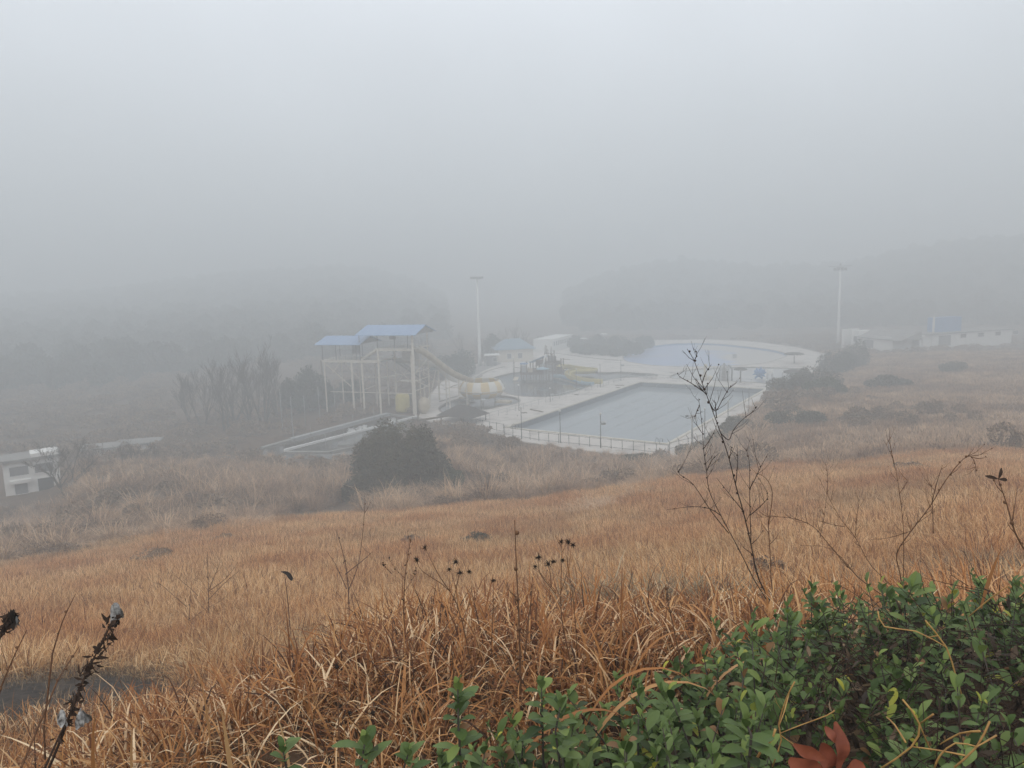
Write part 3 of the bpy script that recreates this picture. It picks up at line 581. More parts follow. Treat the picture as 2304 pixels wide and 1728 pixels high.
# dead grass and litter round the dirt track
X, Y, rg = wedge(1500, 6.9, 12.4, 15, a0=-.72, a1=-.22); e_ = np.abs(np.hypot(X, Y) - 9.1); k = (rg.uniform(0, 1, len(X)) < np.interp(e_, [0, .9, 1.6, 2.4, 3.2], [.14, .28, .85, 1, .5]) + .25 * noise2(X, Y, 1.4, 71)); X, Y = X[k], Y[k]
scatter('trackside_grass', [clump(180 + i, 34, .28, .26, .007, (.2, 1.3), (.2, 2.2), 4, (-.3, .8)) for i in range(4)], on(X, Y, .02), rg.uniform(0, 6.28, len(X)), rg.uniform(.5, 1.0, (len(X), 1)) * np.ones((1, 3)), M['darkgrass'])
# silvergrass and scrub belt below the brow
HSP = G(60, 1100)
def belt(n, seed, d0, d1, keep, a0=-.75, a1=.75):
    X, Y, rg = wedge(n, d0, d1, seed, a0, a1); d = np.hypot(X, Y); a = np.arctan2(X, Y)
    k = (d > BROW(a) - 1 + brow_noise(X, Y)) & (poly_dist(DECKP, X, Y) > 1.6) & (poly_dist(OPX_P, X, Y) > 1.5) & ~((a < -.56) & (d > 90) & (d < 108)) & keep(X, Y, d, a, rg); return X[k], Y[k], rg
X, Y, rg = belt(7000, 16, 46, 122, lambda X, Y, d, a, rg: (a < .33) & (noise2(X, Y, .22, 41) > -.32) & ((d < 99) | (a < -.36) & (d < 112)))
tus = []
for i in range(4):
    b = clump(200 + i, 230, .40, 1.75, .026, (.1, 1.25), (1.0, 2.7), 6, (-.1, .9)); random.seed(i)
    for k in range(9):
        a_ = random.uniform(0, 6.28); blade(b, (.25 * math.cos(a_), .25 * math.sin(a_), 0), random.uniform(1.5, 2.1), .03, a_, random.uniform(.02, .6), random.uniform(.6, 2.2), random.uniform(.9, 1.2), 6)
    tus.append(b)
s = rg.uniform(.55, 1.4, len(X)) * (1.08 + .5 * noise2(X, Y, .25, 9)) * np.clip((102 - np.hypot(X, Y)) / 25, .45, 1)
scatter('silvergrass', tus, on(X, Y), rg.uniform(0, 6.28, len(X)), np.repeat(s[:, None], 3, 1), M['tussock'])
def brush(seed, n, r, h, size):
    rg = np.random.default_rng(seed); b = MB()
    for k in range(n):
        u = rg.normal(size=3); u /= np.linalg.norm(u); rr = rg.uniform(.45, 1) ** .6; c = np.array([u[0] * r * rr, u[1] * r * rr, h * .45 + u[2] * h * .5 * rr])
        lump = 1 + .22 * math.sin(5 * u[0] + seed) * math.cos(4 * u[1] + 2 * u[2]); c[:2] *= lump
        a = rg.normal(size=3); a /= np.linalg.norm(a); c2 = np.cross(a, rg.normal(size=3)); c2 /= np.linalg.norm(c2); sz = size * rg.uniform(.5, 1.3)
        b.tint = float(np.clip(rg.normal(.5, .22), 0, 1)); b.add([c - a * sz - c2 * sz * .35, c + a * sz - c2 * sz * .2, c + a * sz * .8 + c2 * sz * .35, c - a * sz + c2 * sz * .3], [(0, 1, 2, 3)])
    return b
X, Y, rg = belt(2000, 17, 50, 135, lambda X, Y, d, a, rg: (noise2(X, Y, .16, 51) > np.where(a > .33, .27, .10)) & ((d < 100) | (a > .33) | (a < -.36)))
scatter('brown_scrub', [brush(220 + i, 420, 1.0, 1.35, .11) for i in range(4)], on(X, Y), rg.uniform(0, 6.28, len(X)), rg.uniform(.4, 1.15, (len(X), 1)) * rg.uniform(.75, 1.3, (len(X), 3)), M['scrub'])
# low rough grass on the far right field and on the valley floor
X, Y, rg = belt(15000, 18, 50, 215, lambda X, Y, d, a, rg: (a > .26), a0=.24)
scatter('rough_field_grass', [clump(240 + i, 110, 1.3, .75, .045, (.1, .8), (.2, 1.4), 3, (.1, 1)) for i in range(4)], on(X, Y), rg.uniform(0, 6.28, len(X)), rg.uniform(.5, 1.2, (len(X), 1)) * np.array([[1.1, 1.1, .8]]), M['tussock'])
X, Y, rg = wedge(5200, 96, 262, 19, -.75, .75); k = (poly_dist(DECKP, X, Y) > 1.2) & (poly_dist(OPX_P, X, Y) > 1.5) & ((np.arctan2(X, Y) < .4) | (np.hypot(X, Y) > 205)) & ~((np.arctan2(X, Y) < -.5) & (np.hypot(X, Y) < 118)) & (noise2(X, Y, .09, 61) > -.3); X, Y = X[k], Y[k]
scatter('valley_scrub', [brush(260 + i, 260, 1.7, 1.2, .22) for i in range(4)], on(X, Y), rg.uniform(0, 6.28, len(X)), rg.uniform(.4, 1.15, (len(X), 1)) * np.ones((1, 3)), M['scrub'])
# wooded hillsides, far off and fading into the haze
X, Y, rg = wedge(16000, 180, 600, 20, -.85, .9); d = np.hypot(X, Y); a = np.arctan2(X, Y); ft, cr_, tp = ridge(a)
k = (d > ft + 4) & (d < cr_ + 25) & (tp > 3.5); X, Y = X[k], Y[k]
def crown(seed):
    b = brush(seed, 520, 2.6, 6.2, .55); return b
scatter('hillside_wood', [crown(280 + i) for i in range(4)], on(X, Y), rg.uniform(0, 6.28, len(X)), rg.uniform(.45, 1.35, (len(X), 1)) * rg.uniform(.8, 1.3, (len(X), 3)), M['evergreen'])

# ------------------------------------------------------------------ water slide tower (its own frame: p along the front, q towards the back)
TA = R(-18); TO = G(935.7, 934.2)
def Tq(p, q, z=0.0): return TO + np.array([math.cos(TA) * p - math.sin(TA) * q, math.sin(TA) * p + math.cos(TA) * q, z])
tw = thing('slide_tower', Tq(-6, 3, 0), 'tall cream steel slide tower with two blue gabled roofs and stairs between platforms', 'slide tower')
def tbar(b, a, c, wd, ht=None): b.bar(Tq(*a), Tq(*c), wd, ht)
def tslab(name, p0, p1, q0, q1, z, th, m, parent=tw):
    b = MB(); c = Tq((p0 + p1) / 2, (q0 + q1) / 2, z); b.box(c, (p1 - p0, q1 - q0, th), TA); return b.build(name, m, parent)
tslab('upper_platform', -6.6, .2, -.1, 6.5, 11.0, .16, M['cream'])
tslab('lower_platform', -17.3, -6.0, .1, 6.2, 9.0, .16, M['cream'])
tslab('middle_landing', -6.2, -3.0, 6.6, 8.4, 4.6, .14, M['cream'])
cols = [(0, 0, 13.5, .34), (-.2, 6.3, 13.5, .22), (-6.4, .06, 11, .28), (-9.7, .4, 9, .28), (-11.5, .1, 9, .28), (-6.1, 5.4, 11, .26), (-2.3, 8.8, 9.3, .2), (-.9, 1.2, 11, .3), (-10.2, 5.9, 9, .24), (-13.4, 5.9, 9, .2), (-3.2, 5.9, 11, .22), (-8.0, 6.1, 9, .2), (-1.9, 6.3, 11, .22)]
for p, q, z, wd in cols:
    b = MB(); b.bar(Tq(p, q, -.3), Tq(p, q, z - .08), wd); b.build('column', M['cream'], tw)
for (z, p0, p1, qs) in ((10.78, -6.5, .1, (0.05, 6.3)), (8.78, -17.2, -6.1, (.2, 6.1))):
    for q in qs:
        b = MB(); tbar(b, (p0, q, z), (p1, q, z), .14, .28); b.build('floor_beam', M['cream'], tw)
for z, a, c in ((3.6, (-16, .3), (-.4, .1)), (4.0, (-.1, .2), (-.2, 6.2)), (7.0, (-.1, .2), (-.2, 6.2)), (5.6, (-.1, .2), (-.2, 6.2)), (6.2, (-6.3, .2), (-3.4, 5.8))):
    b = MB(); tbar(b, (*a, z), (*c, z), .11); b.build('tie_beam', M['cream'], tw)
for a, c in (((-17.0, .3, 8.7), (-12.0, .3, 4.6)), ((-17.0, 5.9, 8.7), (-13.4, 5.9, 5.0)), ((-14.0, .4, 8.6), (-15.4, .4, 6.8)), ((-.1, 1, 5.6), (-.2, 5.8, 3.9)), ((-.1, 1, 7.0), (-.2, 5.8, 8.6))):
    b = MB(); tbar(b, a, c, .13); b.build('brace', M['cream'], tw)
for k in range(9):                                    # small ceiling lattice under the platforms
    b = MB(); p = -16.6 + k * 1.2; tbar(b, (p, .2, 8.62), (p, 6.0, 8.62), .1, .22); b.build('joist', M['roofgrey'], tw)
for k in range(5):
    b = MB(); p = -6.0 + k * 1.4; tbar(b, (p, .1, 10.62), (p, 6.2, 10.62), .1, .22); b.build('joist', M['roofgrey'], tw)
def groof(name, p0, p1, q0, q1, ze, zr):
    r = thing  # gabled sheet roof, ridge along the front
    b = MB(); qm = (q0 + q1) / 2; th = .07
    for s_ in (0, 1):
        qa, qb = ((q0, qm), (qm, q1))[s_]; za, zb = ((ze, zr), (zr, ze))[s_]
        n = int((p1 - p0) / .45); vs = []
        for i in range(n + 1):
            p = p0 + (p1 - p0) * i / n; dz = .035 * (i % 2); vs += [Tq(p, qa, za + dz), Tq(p, qb, zb + dz), Tq(p, qb, zb + dz - th), Tq(p, qa, za + dz - th)]
        b.add(vs, [(i * 4 + k, (i + 1) * 4 + k, (i + 1) * 4 + (k + 1) % 4, i * 4 + (k + 1) % 4) for i in range(n) for k in range(4)] + [(0, 1, 2, 3), (n * 4 + 3, n * 4 + 2, n * 4 + 1, n * 4)])
    o = b.build(name, M['blueroof'], tw)
    for pp in (p0 + .3, p1 - .3):
        g = MB(); a, c, d = Tq(pp, q0 + .5, ze + .05), Tq(pp, q1 - .5, ze + .05), Tq(pp, qm, zr - .2); e2 = np.array([math.cos(TA), math.sin(TA), 0]) * .06
        g.add([a, c, d, a + e2, c + e2, d + e2], [(0, 1, 2), (5, 4, 3), (0, 3, 4, 1), (1, 4, 5, 2), (2, 5, 3, 0)]); g.build('gable', M['roofgrey'], o)
    for q in (q0 + .9, q1 - .9):
        g = MB(); tbar(g, (p0 + .4, q, ze + .02), (p1 - .4, q, ze + .02), .1, .2); g.build('eave_beam', M['roofgrey'], o)
    return o
groof('roof', -9.9, 1.1, -1.2, 7.6, 13.35, 14.75)
groof('roof', -17.9, -9.2, -.9, 7.0, 11.75, 12.95)
for p, q, z0, z1 in ((-6.4, .1, 11, 13.5), (-9.8, .1, 9, 13.5), (-6.4, 6.3, 11, 13.5), (-3.3, .1, 11, 13.5), (-9.8, 6.3, 9, 13.5), (-17.1, .3, 9, 11.9), (-14.5, .3, 9, 11.9), (-17.1, 6.0, 9, 11.9), (-12.6, 6.0, 9, 11.9), (-10.6, .3, 9, 11.9), (-.9, .1, 11, 13.5)):
    b = MB(); tbar(b, (p, q, z0), (p, q, z1), .1); b.build('roof_post', M['steel'], tw)
def railing(a, c, n=6, parent=tw, fr=Tq, h=1.15, mm='palesteel', rails=4, name='railing', posts=True):
    a, c = np.array(a, float), np.array(c, float); b = MB()
    for k in range(rails):
        zz = h * (k + 1) / rails; b.bar(fr(a[0], a[1], a[2] + zz), fr(c[0], c[1], c[2] + zz), .045 if k == rails - 1 else .022)
    for k in range(n + 1):
        p = a + (c - a) * k / n; b.bar(fr(*p), fr(p[0], p[1], p[2] + h), .045)
    return b.build(name, M[mm], parent)
for a, c, n in (((-6.5, 0, 11.1), (-.1, 0, 11.1), 5), ((-.05, .1, 11.1), (-.05, 6.2, 11.1), 5), ((-6.5, 6.3, 11.1), (-.1, 6.3, 11.1), 5), ((-17.2, .2, 9.1), (-10.3, .2, 9.1), 6), ((-17.2, .3, 9.1), (-17.2, 6.0, 9.1), 5), ((-17.2, 6.1, 9.1), (-9.8, 6.1, 9.1), 6), ((-9.9, .1, 9.1), (-6.6, .1, 11.1), 4)):
    railing(a, c, n)
def stair(a, c, wd, n, m, parent=tw):
    a, c = np.array(a, float), np.array(c, float); b = MB()
    for s_ in (0, wd): tbar(b, (a[0], a[1] + s_, a[2]), (c[0], c[1] + s_, c[2]), .08, .3)
    for k in range(n):
        p = a + (c - a) * (k + .5) / n; b.box(Tq(p[0], p[1] + wd / 2, p[2] + .05), (abs(c[0] - a[0]) / n * 1.05, wd, .05), TA)
    return b.build('staircase', m, parent)
stair((-9.9, .2, 9.0), (-6.6, .2, 11.0), 1.4, 12, M['cream'])
stair((-8.0, 6.7, 9.0), (-1.0, 6.7, 4.6), 1.4, 22, M['roofgrey']); stair((-1.0, 8.3, 4.6), (-8.0, 8.3, .1), 1.4, 22, M['roofgrey'])
b = MB(); b.box(Tq(-3.6, .12, 12.85), (1.2, .06, .55), TA); b.build('sign_board', M['roofgrey'], tw)
b = MB(); b.box(Tq(-3.1, 5.4, 9.6), (3.2, .08, 1.9), TA); b.build('screen_panel', M['fibre'], tw)
b = MB(); b.box(Tq(-13.6, 5.6, 10.3), (1.6, .06, 1.5), TA); b.build('notice_board', M['palesteel'], tw)
b = MB(); b.lathe([(.0, 0), (1.15, 0), (1.25, .3), (1.2, 2.6), (1.0, 3.0), (0, 3.1)], Tq(-3.6, 2.6, .05), 18); o = b.build('pump_house', M['paleyellow'], tw)
b = MB(); b.blob(Tq(.9, 1.5, 1.35), (1.0, .8, 1.5), 3, 10, 7); tag(b.build('fibreglass_figure', M['inside']), 'tan rounded fibreglass figure standing at the foot of the slide tower', 'figure')

for a, c, wd in (((-.2, 6.3, 1.5), (-.2, 6.3 + 3.2, 6.5), .1), ((-2.3, 8.8, 6.2), (1.5, 9.4, 6.2), .1), ((1.6, 9.4, -.2), (1.6, 9.4, 7.0), .16), ((1.6, 9.4, 3.2), (-2.3, 8.8, 6.0), .09), ((1.6, 9.4, 3.2), (5.4, 9.6, 3.2), .1), ((5.4, 9.6, -.2), (5.4, 9.6, 4.6), .16), ((3.4, 6.6, -.2), (3.4, 6.6, 5.2), .16), ((3.4, 6.6, 4.8), (-.2, 6.3, 4.8), .1),
        ((3.4, 6.6, 2.6), (-.2, 6.3, 2.6), .1), ((3.4, 6.6, 2.6), (1.6, 9.4, 4.8), .08), ((-6.4, .2, 8.8), (-6.1, 5.4, 6.4), .09), ((-9.7, .4, 4.0), (-10.2, 5.9, 4.0), .1), ((-9.7, .4, 8.6), (-10.2, 5.9, 5.2), .08), ((-3.2, 5.9, 4.4), (-6.1, 5.4, 7.6), .08), ((-6.1, 5.4, 4.4), (-3.2, 5.9, 7.6), .08), ((-6.4, .1, 6.2), (-9.7, .4, 6.2), .08), ((-16.9, .3, -.2), (-16.9, .3, 8.9), .2), ((-16.9, 5.9, -.2), (-16.9, 5.9, 8.9), .2)):
    b = MB(); tbar(b, a, c, wd); b.build('brace', M['cream'], tw)
# open slide troughs
def trough(name, path, r, m_in, parent, label=None, rimm=None, arc=(-.15, 1.15), n=9):
    P = [np.array(p, float) for p in path]; Q = []
    for i in range(len(P) - 1):
        a, b_, c, d = P[max(i - 1, 0)], P[i], P[i + 1], P[min(i + 2, len(P) - 1)]
        for j in range(6):
            t = j / 6; Q.append(.5 * ((2 * b_) + (c - a) * t + (2 * a - 5 * b_ + 4 * c - d) * t * t + (3 * b_ - a - 3 * c + d) * t ** 3))
    Q.append(P[-1]); vs = []; th = .05; m = n + 1; rims = [[], []]
    for i, p in enumerate(Q):
        d = Q[min(i + 1, len(Q) - 1)] - Q[max(i - 1, 0)]; h = np.array([d[0], d[1], 0]); h /= np.linalg.norm(h); s = np.array([-h[1], h[0], 0])
        for rr in (r, r + th):
            for k in range(m):
                a = math.pi * (arc[0] + (arc[1] - arc[0]) * k / n); vs.append(p + s * math.cos(a) * rr - np.array([0, 0, 1]) * math.sin(a) * rr)
        rims[0].append(vs[-2 * m]); rims[1].append(vs[-m - 1])
    fs = []
    for i in range(len(Q) - 1):
        o0, o1 = i * 2 * m, (i + 1) * 2 * m
        for k in range(n):
            fs.append((o0 + k, o0 + k + 1, o1 + k + 1, o1 + k)); fs.append((o0 + m + k, o1 + m + k, o1 + m + k + 1, o0 + m + k + 1))
        for k in (0, n): fs.append((o0 + k, o1 + k, o1 + m + k, o0 + m + k))
    b = MB(); b.add(vs, fs, True); o = b.build(name, M[m_in], parent, label)
    for rr in rims:
        g = MB(); g.tube(rr, .07, 5); g.build('rim', M[rimm or m_in], o)
    return o, Q
BC = G(1085, 905); BC[2] = 0
trough('flume', [W(938, 783, 123.5), W(950, 789, 124.5), W(966, 800, 126), W(994, 822, 128.5), W(1017, 838, 131), W(1040, 848.5, 133.5), W(1060, 855, 135.0)], .62, 'inside', tw, 'open stained flume with a cream rim dropping into the bowl', 'cream')
trough('lower_flume', [Tq(-6.2, 7.4, 8.3), Tq(-4.4, 6.9, 8.5), Tq(-2.2, 7.0, 8.0), Tq(.2, 8.6, 7.6), W(976, 815, 134), W(990, 828, 136), W(1008, 845, 139), W(1024, 853, 142), W(1040, 850, 145)], .6, 'fibre', tw, 'pale lower flume winding behind the columns', 'cream')
for x, y, yt, dd in ((989, 900, 820, 128), (1033, 892, 848, 132.5)):
    p = G(x, y); b = MB(); t_ = W(x - 1.5, yt, math.hypot(p[0], p[1])); b.bar(p, (p[0], p[1], t_[2]), .3); b.build('flume_support', M['cream'], tw)
# striped bowl
bw = thing('bowl_slide', BC, 'round funnel bowl in cream and yellow stripes at the end of the flume', 'bowl slide')
M['bowl'] = stripes('striped_bowl_shell', (0.68, 0.66, 0.61), (0.64, 0.50, 0.27), 16)
b = MB(); b.lathe([(2.6, .95), (3.4, 1.25), (3.95, 1.9), (4.05, 2.35)], (0, 0, 0), 48); b.lathe([(4.05, 2.43), (3.9, 3.1), (3.45, 3.75), (3.15, 4.0), (3.1, 3.9), (3.4, 3.6), (3.8, 3.0), (3.75, 2.2)], (0, 0, 0), 48)
o = b.build('bowl_shell', M['bowl']); o.parent = bw
b = MB(); b.lathe([(3.75, 2.2), (3.0, 1.5), (1.2, 1.15), (.6, 1.05)], BC, 40); b.build('bowl_floor', M['inside'], bw)
b = MB(); b.lathe([(4.02, 2.33), (4.16, 2.33), (4.16, 2.45), (4.02, 2.45)], BC, 48); b.build('bowl_flange', M['cream'], bw)
for k in range(6):
    a = 2 * math.pi * k / 6 + .5; b = MB(); q = BC + (2.7 * math.cos(a), 2.7 * math.sin(a), -.9); b.bar(q, q + (0, 0, 2.2), .2); b.build('leg', M['fibre'], bw)
for sgn, yaw in ((-1, 2.9), (1, .1)):                  # outlet lips low at both sides
    b = MB(); q = BC + (4.4 * math.cos(PA + yaw), 4.4 * math.sin(PA + yaw), .35); b.box(q, (2.6, 1.6, .35), PA + yaw); b.build('outlet', M['inside'], bw)

# ------------------------------------------------------------------ play house in the splash pool
pp = G(1215, 851); pl = thing('play_house', pp, 'brown multi level water play house with a blue strip roof in the murky pool', 'play house')
D0 = math.hypot(pp[0], pp[1])
def PW(x, y, k=0.0): return W(x, y, D0 + k)
def ppost(x, yb, yt, wd=.22, m='wood', k=0.0, nm='post'):
    p = PW(x, yb, k); t_ = PW(x, yt, k); b = MB(); b.bar((p[0], p[1], -.6), (p[0], p[1], t_[2]), wd); return b.build(nm, M[m], pl)
for x, yt, k in ((1173, 821, 0), (1185, 814, 0), (1194, 816, 3), (1200, 816, 0), (1207, 815, 3), (1214, 812, 0), (1222, 806, 3), (1229, 803, 0), (1236, 800, 3), (1243, 796, 0), (1246, 800, 4), (1251, 801, 0), (1263, 806, 0), (1268, 806, 4)): ppost(x, 850, yt, .24, 'wood', k)
def pdeck(name, x0, x1, y, k0, k1, th, m):
    a, c = PW(x0, y, k0), PW(x1, y, k0); a2, c2 = PW(x0, y, k0), PW(x1, y, k0); dv = np.array([a[0], a[1], 0]); dv /= np.linalg.norm(dv); z = a[2]
    c[2] = z; f = dv * (k1 - k0); b = MB(); up = np.array([0, 0, th])
    b.add([a, c, c + f, a + f, a + up, c + up, c + f + up, a + f + up], [(3, 2, 1, 0), (4, 5, 6, 7), (0, 1, 5, 4), (1, 2, 6, 5), (2, 3, 7, 6), (3, 0, 4, 7)]); return b.build(name, M[m], pl)
pdeck('main_floor', 1170, 1228, 844, 0, 5, .9, 'wood'); pdeck('rear_floor', 1226, 1268, 838, 0, 6, .25, 'wood'); pdeck('upper_floor', 1232, 1252, 822, 1, 4, .2, 'wood')
pdeck('side_panel', 1173, 1184, 838, -.1, .1, 1.5, 'palesteel'); pdeck('side_panel', 1188, 1200, 838, -.1, .05, .9, 'inside')
pdeck('upper_panel', 1206, 1226, 823, 2, 2.2, 1.3, 'wood'); pdeck('upper_panel', 1233, 1250, 812, 3, 3.3, 1.1, 'roofgrey'); pdeck('back_panel', 1226, 1262, 834, 5, 5.3, 2.2, 'wood'); pdeck('side_panel', 1253, 1266, 842, .2, .5, 1.6, 'wood')
for x, yt in ((1178, 830), (1190, 826), (1204, 828), (1218, 824), (1256, 815), (1234, 786), (1248, 788)): ppost(x, 848, yt, .18, 'wood', 2.5)
pdeck('drum', 1212, 1246, 842, 0, 2.5, 1.9, 'roofgrey')
b = MB(); q = [PW(1190, 816, 0), PW(1226, 801, 3), PW(1235, 801, 5), PW(1198, 817, 2)]; b.add([*q, *[v + np.array([0, 0, .12]) for v in q]], [(3, 2, 1, 0), (4, 5, 6, 7), (0, 1, 5, 4), (1, 2, 6, 5), (2, 3, 7, 6), (3, 0, 4, 7)]); b.build('strip_roof', M['blueroof'], pl)
b = MB(); q = PW(1179, 818); b.box(q, (1.3, 1.2, .3), PA); b.build('small_roof', M['blue'], pl)
b = MB(); b.tube([PW(1221, 827), PW(1228, 797)], [.16, .2], 8); b.build('water_pipe', M['white'], pl)
b = MB(); b.lathe([(.0, .35), (.5, .3), (1.4, 0), (1.5, -.12), (0, -.1)], PW(1221, 829), 14); b.build('spray_dish', M['paleblue'], pl)
for x, yt, k in ((1226, 776, 2), (1229, 778, 2), (1240, 779, 2)):
    b = MB(); b.tube([PW(x, 800, k), PW(x + (1 if x < 1235 else 0), yt, k)], [.13, .07], 5); b.build('mast', M['wood'], pl)
b = MB(); b.bar(PW(1226, 795, 2), PW(1246, 796, 2), .08); b.build('cross_bar', M['wood'], pl)
b = MB(); b.bar(PW(1240, 780, 2), PW(1247, 797, 2), .05); b.build('stay', M['steel'], pl)
for (xa, ya, xb, yb) in ((1157, 826, 1172, 828), (1157, 814, 1157, 848), (1264, 808, 1282, 809), (1263, 806, 1263, 822), (1268, 808, 1268, 822)):
    b = MB(); b.bar(PW(xa, ya), PW(xb, yb), .1); b.build('rail', M['wood'], pl)
b = MB(); q = [PW(1158, 848, -1), PW(1168, 849, -1), PW(1163.5, 864, -2.5), PW(1154, 863, -2.5)]
q[2][2] = q[3][2] = 0.0; b.add([*q, *[v + np.array([0, 0, .08]) for v in q]], [(3, 2, 1, 0), (4, 5, 6, 7), (0, 1, 5, 4), (1, 2, 6, 5), (2, 3, 7, 6), (3, 0, 4, 7)]); b.build('ramp', M['inside'], pl)
trough('blue_slide', [PW(1246, 845, 0), PW(1256, 845.5, -.5), PW(1272, 848, -3), PW(1290, 854, -7), PW(1312, 861.5, -11), PW(1333, 862.5, -14)], .42, 'paleblue', pl, 'pale blue straight slide')
trough('yellow_slide', [PW(1254, 826, 4), PW(1270, 823, 4), PW(1290, 826, 6), PW(1315, 830, 6), PW(1338, 832, 3), PW(1322, 833.5, -1), PW(1295, 834, -2), PW(1278, 840, -4), PW(1290, 849, -7), PW(1315, 855, -9), PW(1355, 858, -10)], .7, 'paleyellow', pl, 'pale yellow winding slide')
b = MB(); b.lathe([(.0, .75), (.5, .6), (.85, .2), (.9, -.3)], PW(1259, 827, 3), 14); b.build('slide_hood', M['paleyellow'], pl)
for x, yt, yb, k in ((1280, 835, 856, -4), (1295, 836, 852, -2), (1316, 833, 845, 2), (1275, 828, 845, 3)):
    p = PW(x, yt, k); b = MB(); b.bar(p, (p[0], p[1], -.3), .14); b.build('slide_support', M['palesteel'], pl)

# ------------------------------------------------------------------ small things in the paddling pool and on the deck
b0 = G(1629, 857); cg = thing('cage_figure', b0, 'bottle shaped cage figure with a barred body in the pale paddling pool', 'water toy')
b = MB()
for k in range(12):
    a = 2 * math.pi * k / 12; c_, s_ = math.cos(a), math.sin(a); b.tube([b0 + (.95 * c_, .95 * s_, 0), b0 + (1.0 * c_, 1.0 * s_, 2.2), b0 + (.8 * c_, .8 * s_, 2.9), b0 + (.25 * c_, .25 * s_, 3.3)], .07, 5)
for z, r in ((.05, .97), (1.1, 1.0), (2.2, 1.02)): b.lathe([(r - .04, z), (r + .06, z), (r + .06, z + .1), (r - .04, z + .1)], b0, 20)
b.build('cage', M['palesteel'], cg)
b = MB(); b.lathe([(.0, 0), (.55, .1), (.5, 2.3), (.2, 3.0), (.18, 3.6), (0, 3.7)], b0, 14); b.build('core', M['roofgrey'], cg)
b = MB(); q = b0 + (1.5, -.3, 0); b.tube([q, q + (0, 0, 2.4), q + (-.3, .1, 3.0), q + (-.8, .2, 3.2)], .2, 8); b.build('side_tube', M['palesteel'], cg)
def mushroom(px, py, h, r, label, m='thatch', nm='water_mushroom', cat='water mushroom', wavy=.1, group=None):
    p = G(px, py); t_ = thing(nm, p, label, cat, group); b = MB(); b.tube([p - (0, 0, .1), p + (0, 0, h - .2)], [.17, .12], 8); b.build('stem', M['roofgrey'], t_)
    b = MB(); n = 20; b.lathe([(.0, .35), (r * .45, .28), (r * .85, .1), (r, -.05), (r * .8, -.08), (0, 0)], p + (0, 0, h - .2), n)
    for i, v in enumerate(b.v): b.v[i] = (v[0], v[1], v[2] + wavy * math.sin(i * 2.3)); 
    b.build('cap', M[m], t_); return t_
mushroom(1666, 861, 2.9, 1.35, 'grey water mushroom on a thick stem beside the cage figure')
mushroom(1784, 856, 1.9, 1.9, 'low ragged grey water mushroom at the right end of the paddling pool', wavy=.22)
mushroom(1786.6, 818, 2.5, 2.3, 'dark thatched parasol at the right corner of the wave pool', nm='parasol', cat='parasol')
mushroom(1313.5, 781, 2.8, 1.2, 'white parasol standing over the dark planting behind the play house', 'white', nm='parasol', cat='parasol', wavy=0)
mushroom(1359, 768, 2.6, 1.2, 'distant white parasol behind the wave pool, the farther of two', 'white', nm='parasol', cat='parasol', wavy=0)
p = G(1709, 851); st = thing('starfish_figure', p, 'blue spiky starfish figure standing in the paddling pool', 'water toy'); b = MB()
fr = np.array([math.cos(R(-20)), math.sin(R(-20)), 0]); up = np.array([0, 0, 1.0]); dp = np.cross(fr, up); n = 18; vs = []
for k in range(n):
    a = 2 * math.pi * k / n; r = (1.5 if k % 2 == 0 else 1.0) * (1 + .12 * math.sin(k * 2.1)); vs.append(p + up * 1.15 + fr * r * math.cos(a) * .95 + up * r * math.sin(a) * .82)
c0 = p + up * 1.2; b.add([c0 + dp * .45, c0 - dp * .45] + vs, [(0, 2 + k, 2 + (k + 1) % n) for k in range(n)] + [(1, 2 + (k + 1) % n, 2 + k) for k in range(n)]); b.build('body', M['blue'], st)
b = MB(); b.tube([p - up * .1 - fr * .9, p + up * .5 - fr * .4], .22, 6); b.tube([p - up * .1 + fr * .5, p + up * .5 + fr * .3], .2, 6); b.build('foot', M['blue'], st)
for px_, py_, r_, lab in ((1586, 856, .8, 'small upright tan animal figure left of the cage figure'), (1598, 856.5, .62, 'squat pale yellow shell figure close to the cage figure')):
    p = G(px_, py_); b = MB(); b.blob(p + (0, 0, r_ * .8), (r_ * .75, r_ * .6, r_), int(px_), 12, 8)
    if r_ > .7: b.tube([p + (0, 0, r_ * 1.5), p + (0, .1, 2.9)], [.3, .2], 8); b.blob(p + (.1, 0, 3.0), (.4, .3, .35), 5, 10, 7)
    tag(b.build('animal_figure', M['inside']), lab, 'figure')
p = G(1732, 853); lg = thing('lifeguard_booth', p, 'small white lifeguard booth on legs beyond the right end of the lap pool', 'booth')
b = MB(); b.box(p + (0, 0, 1.55), (1.25, .8, .75), R(-15)); b.build('cabin', M['white'], lg)
for i, j in ((-1, -1), (1, -1), (-1, 1), (1, 1)):
    b = MB(); b.bar(p + (.5 * i, .3 * j, 0), p + (.5 * i, .3 * j, 1.2), .07); b.build('leg', M['steel'], lg)
for x, y, lab in ((1446, 851, 'folding grey loungers standing open at the far left corner of the lap pool'), (1463, 852, 'grey lounger with a raised back beside the far left pool corner')):
    p = G(x, y); t_ = thing('sun_lounger', p, lab, 'lounger'); b = MB(); b.bar(p + (-.9, 0, .35), p + (.5, -.2, .35), .6, .06); b.build('seat', M['palesteel'], t_)
    b = MB(); b.bar(p + (.5, -.2, .35), p + (1.2, -.3, 1.1), .6, .06); b.build('backrest', M['palesteel'], t_)
    for s_ in (-.7, .3):
        b = MB(); b.bar(p + (s_, 0, 0), p + (s_, 0, .34), .05); b.build('leg', M['steel'], t_)
